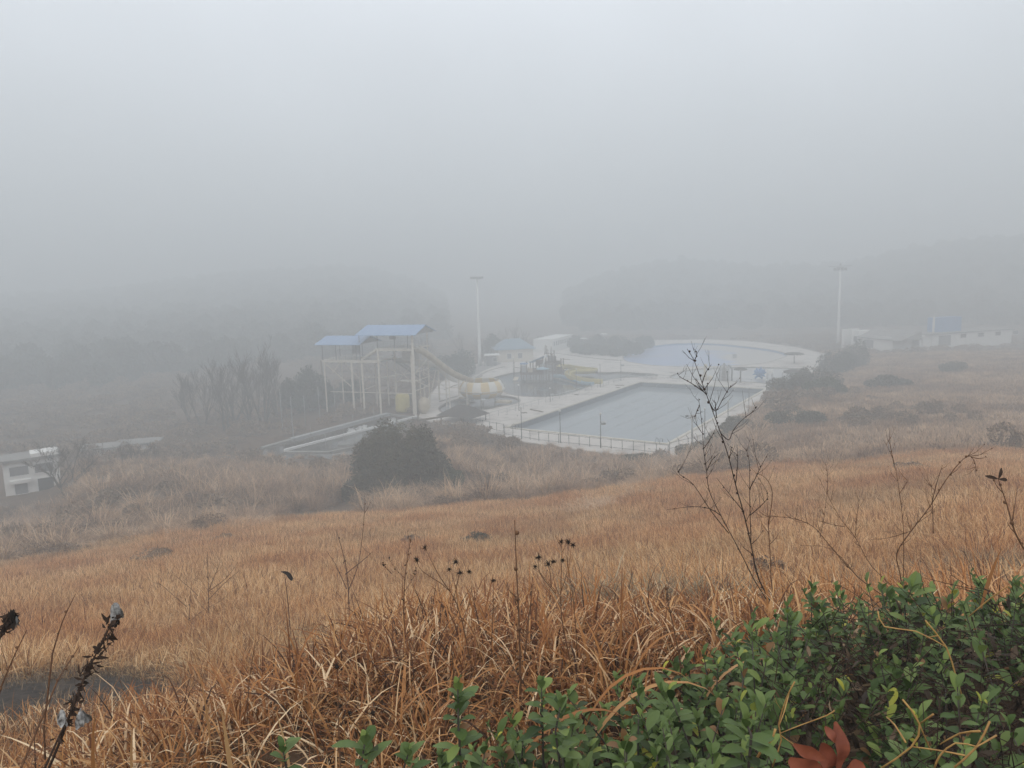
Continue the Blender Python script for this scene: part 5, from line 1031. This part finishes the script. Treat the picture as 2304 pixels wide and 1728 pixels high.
for k, (x, y, yt, lab) in enumerate(((985, 838, 745, 'faint bare tree just right of the tower roof'), (1045, 822, 728, 'faint bare tree beside the tall slender mast'), (1125, 806, 718, 'faint bare tree behind the teal roofed hall'), (1160, 803, 712, 'faint wide bare tree right of the teal roof'), (1185, 806, 722, 'faint bare tree behind the play house'), (1095, 815, 738, 'faint bare tree over the kiosk'))):
    p = G(x, y); d_ = math.hypot(p[0], p[1]); h = W(x, yt, d_)[2]; bare_tree('bare_tree', p, h, lab, 320 + k, stems=2, spread=.38, group='faint bare trees behind the park', levels=4)
p = W(146, 1060, 84); p[2] = float(terrain(p[0], p[1])); bare_tree('bare_tree', p, max(W(146, 950, 84)[2] - p[2], 4), 'dark bare tree with spreading branches beside the small white house', 341, stems=3, spread=.62, r0=.11)
for k, (x, y, yt, lab) in enumerate(((272, 1030, 975, 'small bare tree right of the pale low roofs'), (305, 1025, 980, 'smallest bare tree above the left bank'), (340, 1022, 978, 'small bare tree at the end of the pale road'))):
    p = W(x, y, 92); p[2] = float(terrain(p[0], p[1])); bare_tree('bare_tree', p, max(W(x, yt, 92)[2] - p[2], 3), lab, 350 + k, stems=2, spread=.5, levels=4)
p = G(733, 905); b = MB(); t0 = W(722, 811, math.hypot(p[0], p[1])); b.tube([p, t0], [.18, .12], 7); b.bar(t0 + (-.8, 0, -3.2), t0 + (1.0, 0, -3.2), .14); tag(b.build('utility_pole', M['wood']), 'leaning dark wooden utility pole left of the slide tower', 'utility pole')

# ------------------------------------------------------------------ weeds and saplings on the near bank
def twig(b, pts, r0, r1, n=5):
    m = len(pts); b.tube(pts, [r0 + (r1 - r0) * i / (m - 1) for i in range(m)], n)
def bez(P, k=3):
    P = [np.array(p, float) for p in P]; o = []
    for i in range(len(P) - 1):
        a, b_, c, d = P[max(i - 1, 0)], P[i], P[i + 1], P[min(i + 2, len(P) - 1)]
        for j in range(k): t = j / k; o.append(.5 * ((2 * b_) + (c - a) * t + (2 * a - 5 * b_ + 4 * c - d) * t * t + (3 * b_ - a - 3 * c + d) * t ** 3))
    return o + [P[-1]]
def plant(name, d, stems, label, cat, m='twig', r=.004, side=0, slen=.12, seed=0, knots=True, rt=None, group=None, yaw=0.25, snap=False):
    """stems: lists of picture points at distance d; each stem swings a little nearer or farther so the plant has depth"""
    random.seed(seed + 1)
    if snap:                                            # stand it where the sight line meets the slope
        dn = 2.0
        while dn < 30 and W(*stems[0][0], dn)[2] > float(terrain(*W(*stems[0][0], dn)[:2])) + .12: dn += .1
        r *= (dn / d) * 1.05; slen *= dn / d; yaw *= dn / d; d = dn
    b0 = W(*stems[0][0], d); t_ = thing(name, b0, label, cat, group); tips = []
    for si, S in enumerate(stems):
        k = random.uniform(-yaw, yaw); ln = len(S); P = [W(x, y, d + k * (i / (ln - 1)) * (1 if si else .4) + (0 if not si else 0)) for i, (x, y) in enumerate(S)]
        if si and math.dist(S[0], stems[0][0]) > 2: P[0] = W(*S[0], d)
        gz = float(terrain(P[0][0], P[0][1]))
        q = bez(P) if m != 'straw' else bez(P, 2)
        if si == 0 and m != 'straw' and P[0][2] > gz:                    # carried on down to the ground along its own lean
            t0 = q[0] - q[1]; t0 /= np.linalg.norm(t0); dz = q[0][2] - gz; g1 = q[0] + np.array([t0[0], t0[1], 0]) * min(.5 * dz, .3) / max(-t0[2], .4) * .6; g1[2] = q[0][2] - dz * .5
            g2 = g1 + (g1 - q[0]) * [.4, .4, 0]; g2[2] = gz - .05; q = [g2, g1] + q
        rr = r * (1 if si == 0 else .62); b = MB(); twig(b, q, rr, rr * .28 if rt is None else rt); 
        if knots:
            for i in range(2, len(q) - 1, 2): b.blob(q[i] + np.array([random.uniform(-1, 1), 0, 0]) * rr * 1.2, rr * random.uniform(1.1, 1.9), i, 5, 3)
        for k2 in range(int(side * (ln - 1))):
            i = random.randrange(len(q) // 4, len(q) - 1); dv = q[min(i + 1, len(q) - 1)] - q[i]; dv /= np.linalg.norm(dv); a = np.array([random.choice((-1, 1)) * random.uniform(.4, 1), random.uniform(-.5, .5), random.uniform(.0, .5)]); s_ = dv * .8 + a; s_ /= np.linalg.norm(s_)
            L1 = slen * random.uniform(.4, 1.3); m1 = q[i] + s_ * L1 * .5; s2 = s_ + np.array([0, 0, .5]); s2 /= np.linalg.norm(s2); e_ = m1 + s2 * L1 * .5; twig(b, [q[i], m1, e_], rr * .42, rr * .15, 4)
            for _ in range(random.randrange(0, 3)):
                o_ = random.uniform(.3, .9); c = q[i] + s_ * L1 * .5 * o_ * 2 if o_ < .5 else m1 + s2 * L1 * (o_ - .5); v = s2 + np.array([random.uniform(-.9, .9), random.uniform(-.5, .5), random.uniform(-.1, .6)]); twig(b, [c, c + v / np.linalg.norm(v) * L1 * .4], rr * .22, rr * .1, 3)
            if random.random() < .3: b.blob(e_, rr * .9, k2, 5, 3)
        b.build('stem' if si == 0 else 'branch', M[m], t_); tips.append(q)
    return t_, tips
plant('sapling', 4.2, [
 [(1763, 1400), (1725, 1338), (1703, 1290), (1690, 1225), (1672, 1150), (1655, 1090), (1640, 1030), (1622, 975), (1596, 905), (1580, 862), (1562, 812), (1546, 785)],
 [(1745, 1378), (1700, 1310), (1662, 1235), (1622, 1160), (1596, 1105), (1590, 1060), (1583, 1010), (1580, 960), (1574, 912), (1572, 896)],
 [(1690, 1225), (1688, 1160), (1687, 1100), (1686, 1040), (1678, 1008)],
 [(1581, 880), (1555, 862), (1530, 848), (1524, 838)], [(1580, 862), (1588, 838), (1601, 820)], [(1562, 812), (1568, 796), (1560, 783)],
 [(1596, 905), (1610, 925), (1625, 900), (1640, 874), (1654, 862)], [(1612, 940), (1610, 912), (1607, 900)], [(1622, 975), (1640, 990), (1650, 968), (1670, 945), (1695, 925), (1702, 915)],
 [(1583, 1010), (1600, 985), (1612, 960)], [(1590, 1060), (1602, 1035), (1618, 1020)], [(1622, 1160), (1597, 1145), (1560, 1140), (1500, 1147)], [(1640, 1200), (1600, 1150), (1560, 1090), (1530, 1068), (1524, 1052)],
 [(1687, 1100), (1700, 1075), (1712, 1050), (1728, 1020)], [(1687, 1160), (1720, 1130), (1727, 1110), (1700, 1065)], [(1655, 1090), (1660, 1040), (1658, 1000)], [(1672, 1150), (1640, 1110), (1612, 1075)], [(1574, 912), (1566, 930), (1564, 945)]],
 'tall dark bare sapling with forked thorny stems in front of the lap pool', 'sapling', r=.0048, side=1.3, slen=.14, seed=2)
plant('weed', 4.6, [[(1757, 1410), (1738, 1330), (1733, 1250), (1729, 1180), (1726, 1130)], [(1729, 1180), (1738, 1110), (1722, 1075), (1700, 1065)]], 'straight reddish reed right beside the bare sapling', 'weed', m='weed', r=.005, side=1, seed=5, knots=False)
plant('weed', 3.6, [[(2035, 1352), (2025, 1290), (2018, 1245), (2050, 1195), (2092, 1140), (2125, 1085), (2160, 1040), (2182, 1026), (2194, 1042), (2196, 1064)], [(2096, 1135), (2108, 1085), (2121, 1046)], [(2032, 1345), (2033, 1200), (2024, 1110), (2010, 1035), (1988, 990)], [(2012, 1045), (2003, 1000), (2002, 962)], [(2100, 1200), (2098, 1130), (2095, 1085)], [(2050, 1195), (2000, 1210), (1955, 1215)], [(2024, 1110), (2038, 1090), (2042, 1078)]],
 'arching brown weed with a drooping tip above the green hedge', 'weed', m='weed', r=.0031, side=2, slen=.09, seed=6)
plant('weed', 3.9, [[(1995, 1345), (1930, 1298), (1866, 1226), (1830, 1185), (1790, 1168), (1752, 1163), (1700, 1164)], [(2030, 1338), (1962, 1275), (1925, 1210), (1890, 1165), (1860, 1110), (1840, 1070)], [(1861, 1107), (1862, 1070), (1857, 1040)], [(1845, 1210), (1855, 1160), (1860, 1110)], [(1925, 1205), (1928, 1160), (1935, 1120)], [(1900, 1185), (1870, 1180), (1830, 1168)], [(1930, 1298), (1870, 1235), (1800, 1228)]],
 'sprawling brown weed leaning left over the field right of the sapling', 'weed', m='weed', r=.0032, side=3, slen=.09, seed=7)
t_, tp = plant('weed', 3.4, [[(2320, 1260), (2285, 1200), (2264, 1130), (2246, 1078)]], 'dark stem with small pointed leaves at its tip near the right edge', 'weed', m='weed', r=.005, side=1, seed=8)
def leafpoly(b, p, dv, up, ln, wd, bend=.3, tint=.5, n=4, wob=0.0):
    """a leaf: pointed oval folded along its midrib"""
    p = np.array(p, float); dv = np.array(dv, float) / np.linalg.norm(dv); s = np.cross(dv, up); s /= (np.linalg.norm(s) + 1e-9); nn = np.cross(s, dv); vs = []; b.tint = tint
    for i in range(n + 1):
        f = i / n; w_ = wd * .5 * (math.sin(math.pi * min(1, f * .92 + .04)) ** .7) * (.6 + .75 * f if f < .75 else 1.16 - .6 * (f - .75)); c = p + dv * ln * f - nn * bend * ln * f * f + nn * (wob * wd * math.sin(9 * f + wd * 300)); vs += [c - s * w_ + nn * w_ * .35, c, c + s * w_ + nn * w_ * .35]
    b.add(vs, [(3 * i + j, 3 * i + j + 1, 3 * i + j + 4, 3 * i + j + 3) for i in range(n) for j in (0, 1)], True)
b = MB(); q = tp[0][-1]
for dx, dz in ((-.03, .01), (.012, .03), (.04, -.004)): leafpoly(b, q, (dx, 0, dz), (0, -1, .3), .045, .014)
b.build('leaf', M['twig'], t_)
plant('weed', 4.4, [[(785, 1402), (784, 1330), (776, 1262), (756, 1192)], [(783, 1330), (806, 1270), (818, 1180), (821, 1119)], [(780, 1325), (755, 1270), (735, 1241)], [(777, 1292), (815, 1262), (839, 1241)]], 'bare forked weed with four upright tips left of centre', 'weed', m='weed', r=.0052, side=.5, seed=10, snap=True)
plant('weed', 5.2, [[(470, 1395), (469, 1330), (466, 1241)], [(469, 1350), (505, 1312), (539, 1284)], [(470, 1330), (510, 1300), (535, 1265)], [(471, 1325), (485, 1290), (496, 1262)], [(445, 1340), (430, 1325), (394, 1295)]], 'pale bare bush twigs with spread branches on the left field', 'weed', m='weed', r=.0042, side=1, seed=11, snap=True)
plant('weed', 5.2, [[(424, 1406), (426, 1380), (430, 1322)], [(424, 1400), (455, 1375), (497, 1352)], [(424, 1404), (470, 1395), (497, 1377)], [(420, 1365), (385, 1335), (356, 1310)]], 'low spreading twig plant just left of the pale bare bush', 'weed', m='weed', r=.004, side=1, seed=12, snap=True)
def seedhead(b, p, r, n=26, seed=0):
    rg = np.random.default_rng(seed); p = np.array(p); b.blob(p, r * .38, seed, 7, 5)
    for k in range(n):
        u = rg.normal(size=3); u /= np.linalg.norm(u); b.tube([p, p + u * r * rg.uniform(.8, 1.25)], [r * .10, r * .035], 3)
t_, tp = plant('seed_weed', 4.3, [[(655, 1450), (650, 1380), (645, 1330), (640, 1288)]], 'single stalk with a drooping dark pod like a cap', 'weed', m='weed', r=.0045, seed=13, knots=False, snap=True)
b = MB(); q = tp[0][-1]; k_ = float(np.hypot(q[0], q[1])) / 4.3; leafpoly(b, q + (-.02 * k_, 0, .012), (.9, .1, -.25), (0, -.3, 1), .075 * k_, .034 * k_, .5); leafpoly(b, q + (.0, 0, .008), (.7, .1, -.7), (0, -.5, 1), .07 * k_, .03 * k_, .3); b.build('pod', M['seed'], t_)
for nm, d, st_, hds, lab in (
 ('seed_weed', 3.3, [[(909, 1440), (909, 1350), (912, 1290), (921, 1230), (924, 1206)], [(910, 1300), (890, 1280), (873, 1254)], [(911, 1330), (930, 1300), (935, 1280)], [(880, 1290), (862, 1270)]], None, 'dark spiky seed spike branching beside the star shaped seed heads'),
 ('seed_weed', 3.0, [[(1060, 1500), (1040, 1400), (1012, 1330), (950, 1285), (938, 1260)], [(1012, 1330), (985, 1290), (956, 1232)], [(1020, 1350), (1030, 1310), (1033, 1290)], [(1030, 1370), (1025, 1320), (1013, 1282)], [(1105, 1450), (1110, 1370), (1110, 1306)], [(1040, 1400), (1060, 1340), (1058, 1287)]], [(938, 1260), (956, 1232), (1011, 1281), (1035, 1289), (1110, 1306), (1056, 1286), (1026, 1264)], 'loose group of star shaped black seed heads left of the tall straight stem'),
 ('seed_weed', 2.9, [[(1290, 1520), (1265, 1400), (1262, 1330), (1264, 1260), (1263, 1222)], [(1250, 1330), (1225, 1300), (1204, 1275)], [(1262, 1350), (1245, 1300), (1245, 1264)], [(1262, 1330), (1275, 1290), (1279, 1222)], [(1250, 1335), (1215, 1290), (1212, 1256)], [(1300, 1480), (1290, 1350), (1274, 1250)], [(1240, 1320), (1238, 1290), (1234, 1269)]], [(1279, 1220), (1263, 1219), (1204, 1275), (1212, 1254), (1245, 1263), (1266, 1260), (1234, 1269), (1290, 1226)], 'dense group of star shaped black seed heads right of the tall straight stem'),
 ('seed_weed', 2.3, [[(762, 1640), (760, 1570), (758, 1500)], [(760, 1600), (785, 1575), (790, 1560)], [(700, 1640), (712, 1590), (720, 1560)], [(790, 1560), (768, 1540)]], [(758, 1500), (766, 1590), (786, 1604), (838, 1604)], 'low dark seed heads tangled in the near orange grass')):
    t_, tp = plant(nm, d, st_, lab, 'weed', m='weed', r=.0032, side=.8, slen=.05, seed=int(d * 100), knots=hds is None)
    if hds is None:
        b = MB(); rg = np.random.default_rng(4)
        for q in tp:
            for k in range(9):
                c = q[max(1, len(q) - 1 - int(rg.integers(0, len(q) * 2 // 3)))] + rg.normal(0, .006, 3); b.blob(c, rg.uniform(.0015, .0042), k, 5, 3)
        b.build('seed_cluster', M['seed'], t_)
    else:
        for k, (x, y) in enumerate(hds):
            b = MB(); near_ = min((q[-1] for q in tp), key=lambda v: np.linalg.norm(v - W(x, y, d))); c = W(x, y, math.hypot(near_[0], near_[1])); seedhead(b, c, .014 if k % 3 else .017, 26, k); b.build('seed_head', M['seed'], t_)
plant('tall_weed', 2.75, [[(1170, 1640), (1171, 1560), (1170, 1480), (1167, 1380), (1162, 1280), (1158, 1170)], [(1180, 1480), (1190, 1390), (1200, 1312)]], 'tall straight dark stem rising from the centre of the near grass', 'weed', m='weed', r=.0062, side=.2, seed=21)
for k, (d, S, lab) in enumerate(((2.6, [(1500, 1600), (1530, 1520), (1525, 1460), (1500, 1340), (1498, 1315)], 'thin leaning stem behind the hedge top'), (3.0, [(555, 1640), (560, 1540), (575, 1440)], 'thin pale stem at the end of the dirt track'), (2.5, [(1000, 1640), (1020, 1540), (1015, 1450)], 'short dark stem in the near grass below the seed heads'),
    (2.9, [(0, 1550), (30, 1480), (60, 1418)], 'dark stick leaning right at the left picture edge'), (3.4, [(118, 1470), (140, 1400), (170, 1336)], 'thin brown stick leaning over the left field'), (3.2, [(130, 1530), (155, 1490), (178, 1455)], 'short thin stick below the black and white pod'))):
    plant('weed', d, [S], lab, 'weed', m='weed', r=.0042, side=.4, seed=40 + k)
# ragged stalks with white husks
def husk(b, p, s, dirv=(0, 0, -1), seed=0):
    rg = np.random.default_rng(seed); b.blob(p, (s * .20, s * .18, s * .5), seed, 9, 7)
for k, (d, S, pods, lab) in enumerate((
 (2.3, [(105, 1740), (140, 1655), (160, 1600), (185, 1535), (205, 1490), (232, 1445), (252, 1395)], [(262, 1375, .050, 'husk'), (256, 1393, .030, 'seed')], 'ragged dark stalk topped by a white and black husk at the left'),
 (2.25, [(95, 1740), (150, 1620), (172, 1575)], [(142, 1612, .036, 'husk'), (183, 1618, .046, 'husk')], 'low broken stalk with two hanging white husks at the left'),
 (2.4, [(-25, 1500), (0, 1435), (14, 1398), (22, 1385)], [(28, 1388, .040, 'seed'), (37, 1396, .022, 'husk')], 'ragged stalk with a black husk at the left picture edge'))):
    t_, tp = plant('husk_stalk', d, [S], lab, 'weed', m='twig', r=.0045, side=1, slen=.03, seed=50 + k, knots=False)
    b = MB(); rg = np.random.default_rng(k)
    for q in tp[0][len(tp[0]) // 2:]:
        for j in range(9): leafpoly(b, q + rg.normal(0, .006, 3), rg.normal(0, 1, 3) + (0, 0, -.6), (0, -1, .2), rg.uniform(.012, .026), rg.uniform(.006, .012), .8, n=2)
    b.build('withered_leaf', M['twig'], t_)
    for j, (x, y, s_, m_) in enumerate(pods):
        b = MB(); c = W(x, y, d); husk(b, c, s_, seed=j + k)
        for jj in range(7): leafpoly(b, c + rg.normal(0, s_ * .10, 3) + (0, 0, s_ * .45), (rg.uniform(-.35, .35), rg.uniform(-.3, .3), -1), (rg.uniform(-.6, .6), -1, 0), s_ * rg.uniform(.8, 1.35), s_ * rg.uniform(.28, .5), rg.uniform(-.2, .4), n=5, wob=.12)
        b.build('husk', M[m_], t_)

# ------------------------------------------------------------------ evergreen hedge at the lower right
def shoot(bl, bs, p, h, n, size, rg, lean=(0, 0), yel=0.0):
    p = np.array(p, float); top = p + np.array([lean[0], lean[1], h]); mid = (p + top) / 2 + rg.normal(0, .015, 3); bs.tube([p - (0, 0, .05), mid, top], [.0032, .0026, .0016], 4)
    for k in range(n):
        f = 1 - (k / n) ** 1.15 * .95; c = p + (top - p) * f; a = k * 2.4 + rg.normal(0, .3); el = .95 - 1.0 * (1 - f) + rg.normal(0, .25) if k > 2 else 1.25 + rg.normal(0, .12)
        dv = (math.cos(a) * math.cos(el), math.sin(a) * math.cos(el), math.sin(el)); sz = size * rg.uniform(.7, 1.15) * (.75 if k < 3 else 1.0)
        ti = float(np.clip(rg.normal(.42, .2) + .12 * (k < 4), .02, .86)) if rg.uniform() > yel * (1.6 if k < 5 else .5) else float(rg.uniform(.9, 1.0))
        if rg.uniform() < .03: ti = 0.0
        leafpoly(bl, c, dv, (0, 0, 1), sz * rg.choice((.6, .85, 1, 1, 1.1)), sz * rg.uniform(.44, .62), rg.uniform(.05, .45), ti, 5)
rg = np.random.default_rng(33); HP = np.array([p[:2] for p in HEDGE]); hb = thing('evergreen_hedge', W(2000, 1600, 2.2) * [1, 1, 0] + [0, 0, 20.6], 'thick evergreen hedge of oval green leaves filling the lower right corner', 'hedge')
bl, bs = MB(), MB(); cnt = 0
HTOP = lambda X, Y: 21.02 + .10 * np.sin(X * 5 + 1) * np.cos(Y * 4)
while cnt < 680:
    x, y = rg.uniform(-1.2, 3.9), rg.uniform(.9, 4.6); dist = math.hypot(x, y)
    dd = float(poly_dist(HEDGE, np.array([x]), np.array([y]))[0])
    if dd > 0: continue
    az = math.atan2(x, y); k_ = np.interp(dist, [1.3, 2.2, 3.2, 4.5], [.40, .30, .25, .20]); g0 = float(terrain(x, y)); edge = min(1, -dd / .35)
    # dead brush pocket in the bottom right corner
    if az > .34 and dist < 1.2 + np.interp(az, [.34, .42, .62], [.9, 1.75, 1.9]) and rg.uniform() < .60: continue
    h = (k_ + rg.uniform(-.07, .10)) * (.6 + .4 * edge) * (np.interp(az, [-.35, -.1, .15], [.62, .72, 1])); shoot(bl, bs, (x, y, g0 + h * .15), h, int(rg.integers(16, 23)), rg.uniform(.044, .066) * np.interp(dist, [1.4, 3], [1.08, .95]), rg, (rg.normal(0, .09), rg.normal(0, .09)), .03); cnt += 1
bl.build('leaves', M['hedge'], hb, None); tag(bs.build('branches', M['bark'], hb), kind='stuff')
for k, (x, yt, yb, d, n, sz, lab) in enumerate(((1030, 1535, 1728, 1.75, 20, .062, 'tall leafy evergreen sprig standing in front of the orange grass, left of the dark stem'), (1218, 1528, 1700, 1.8, 16, .056, 'leafy evergreen sprig just right of the tall dark stem'), (1262, 1572, 1720, 1.7, 14, .052, 'shorter leafy sprig leaning right beside the taller one'),
    (822, 1652, 1800, 1.45, 9, .066, 'low evergreen sprig with broad upright leaves at the bottom edge'), (636, 1672, 1790, 1.75, 8, .055, 'small leftmost evergreen sprig at the bottom edge'), (920, 1680, 1800, 1.5, 10, .05, 'small evergreen sprig between the low broad one and the tall one'), (2052, 1308, 1440, 2.9, 12, .085, 'tall evergreen shoot poking above the hedge under the arching weed'), (1680, 1615, 1760, 1.35, 10, .055, 'bright broad leaved shoot near the bottom of the hedge'))):
    rg = np.random.default_rng(70 + k); top, bot = W(x, yt + 12, d), W(x, yb, d); bot = np.array([top[0], top[1], bot[2]]); t_ = thing('evergreen_sprig', bot, lab, 'sprig'); bl, bs = MB(), MB(); shoot(bl, bs, bot, top[2] - bot[2], n + 6, sz, rg, (0, 0), 0); bl.build('leaves', M['hedge'], t_); bs.build('stem', M['bark'], t_)
# straw twigs over the hedge
def straw(d, segs, label, r=.0032, m='straw'):
    return plant('straw_twig', d, segs, label, 'twig', m=m, r=r * .58, side=.25, slen=.05, knots=False, rt=r * .6, yaw=.1, seed=int(segs[0][0][0]))
straw(1.5, [[(1983, 1728), (2051, 1680), (2069, 1629), (2031, 1574)], [(2052, 1680), (2110, 1688), (2172, 1700)], [(2069, 1629), (2100, 1607)], [(1994, 1613), (2013, 1631), (2038, 1671)], [(2069, 1629), (2085, 1668), (2095, 1690)]], 'yellow forked straw twig right of the red dry leaf')
straw(1.4, [[(2147, 1727), (2198, 1680), (2227, 1623)], [(2198, 1680), (2242, 1655)], [(2198, 1680), (2150, 1672), (2115, 1700), (2103, 1727)], [(2115, 1675), (2160, 1650), (2205, 1645)]], 'yellow forked straw twig in the bottom right corner')
straw(1.55, [[(1738, 1725), (1758, 1665), (1752, 1630), (1770, 1570), (1788, 1534)], [(1755, 1650), (1800, 1632), (1860, 1610), (1878, 1598)], [(1752, 1635), (1765, 1600), (1775, 1560)], [(1758, 1655), (1800, 1685), (1832, 1707)]], 'thin yellow straw stalks crossing the middle of the hedge', r=.0026)
straw(2.1, [[(2082, 1396), (2129, 1456), (2150, 1520), (2165, 1569)], [(2129, 1456), (2060, 1420), (1990, 1410), (1975, 1375)], [(2110, 1430), (2085, 1435)]], 'thick yellow green stalk bending over the hedge', r=.0036)
straw(2.4, [[(2180, 1387), (2230, 1345), (2270, 1318)]], 'pale straw leaning across the top of the hedge', r=.003)
straw(1.45, [[(1690, 1732), (1712, 1690), (1738, 1662)], [(1738, 1662), (1745, 1640)]], 'stout yellow twig stub at the bottom of the hedge', r=.0045)
rg = np.random.default_rng(12)
def pocket():
    a = rg.uniform(.35, .74); d = rg.uniform(1.35, 1.2 + float(np.interp(a, [.34, .42, .62], [.9, 1.75, 1.9]))); x, y = d * math.sin(a), d * math.cos(a); return np.array([x, y, float(terrain(x, y))])
b = MB()
for k in range(1500):
    p = pocket() + (0, 0, rg.uniform(.0, .42) ** 1.0); v = rg.normal(0, 1, 3); v[2] = v[2] * .6 + .3; v /= np.linalg.norm(v); L1 = rg.uniform(.06, .26); b.tube([p, p + v * L1 * .5 + rg.normal(0, .012, 3), p + v * L1], [.0016, .0013, .0007], 4)
tag(b.build('dead_brush', M['twig']), kind='stuff')
b = MB()
for k in range(1600):
    p = pocket() + (0, 0, rg.uniform(0, .34)); leafpoly(b, p, rg.normal(0, 1, 3), rg.normal(0, 1, 3), rg.uniform(.02, .055), rg.uniform(.008, .02), rg.uniform(.3, 1.1), float(np.clip(rg.normal(.25, .22), 0, .8)), 3, .2)
tag(b.build('withered_leaf_litter', M['litter']), kind='stuff')
rl = thing('dry_leaf_cluster', W(1858, 1720, 1.25), 'large curled red brown dead leaf cluster at the bottom edge of the hedge', 'dead leaf')
for x, y, dx, dz, ln, wd in ((1862, 1740, -.05, 1, .050, .036), (1884, 1740, .15, 1, .078, .030), (1856, 1745, -.9, .35, .055, .046), (1857, 1706, -1, .40, .050, .022), (1900, 1745, .9, .5, .036, .034), (1880, 1672, -.45, 1, .030, .014)):
    b = MB(); leafpoly(b, W(x, y, 1.22 + .02 * dx), (dx, -.15, dz), (.5 * dz, -1, .2 + .3 * dx), ln, wd, .35, .5, 9, .10); b.build('leaf', M['redleaf'], rl)

# tall bent broad blades standing out of the near bank
rg = np.random.default_rng(77); random.seed(77); b = MB()
for x, yb, yt, d, wd, dr, lean in ((1100, 1560, 1350, 2.5, .016, .25, -.1), (1112, 1570, 1365, 2.45, .013, .3, -.12), (1395, 1460, 1275, 2.8, .014, .1, .02), (1270, 1560, 1340, 2.5, .015, .25, -.08), (1415, 1500, 1390, 2.6, .012, 1.9, .3), (1300, 1640, 1460, 2.3, .014, 2.3, .25), (1320, 1640, 1450, 2.3, .014, 2.0, .5),
    (1180, 1640, 1510, 2.2, .015, 1.6, .7), (205, 1700, 1580, 2.4, .014, .3, .05), (520, 1728, 1590, 2.1, .018, .05, -.03), (290, 1690, 1570, 2.5, .012, .25, .08), (470, 1640, 1480, 2.6, .011, .2, 0), (1500, 1500, 1380, 2.8, .012, .2, .05), (1460, 1520, 1400, 2.7, .012, .3, .1), (655, 1728, 1600, 2.0, .016, .2, -.05),
    (1735, 1460, 1360, 2.6, .013, .2, .1), (1770, 1480, 1395, 2.6, .014, 1.6, -.5), (2210, 1320, 1230, 3.0, .012, .2, .2), (1570, 1560, 1440, 2.5, .012, 1.8, .4), (940, 1640, 1530, 2.3, .012, 1.9, .3), (860, 1640, 1500, 2.4, .012, 1.2, .4), (1000, 1600, 1470, 2.4, .012, 1.6, .3)):
    p = W(x, yb, d); L1 = W(x, yt, d)[2] - p[2]; p2 = p.copy(); blade(b, p2 - (0, 0, .08), (L1 + .08) * (1 + dr * .25), wd * 1.5, 0 if lean > 0 else math.pi, abs(lean), dr, float(rg.uniform(.4, .9)), 9)
tag(b.build('tall_broad_blades', M['blade']), kind='stuff')
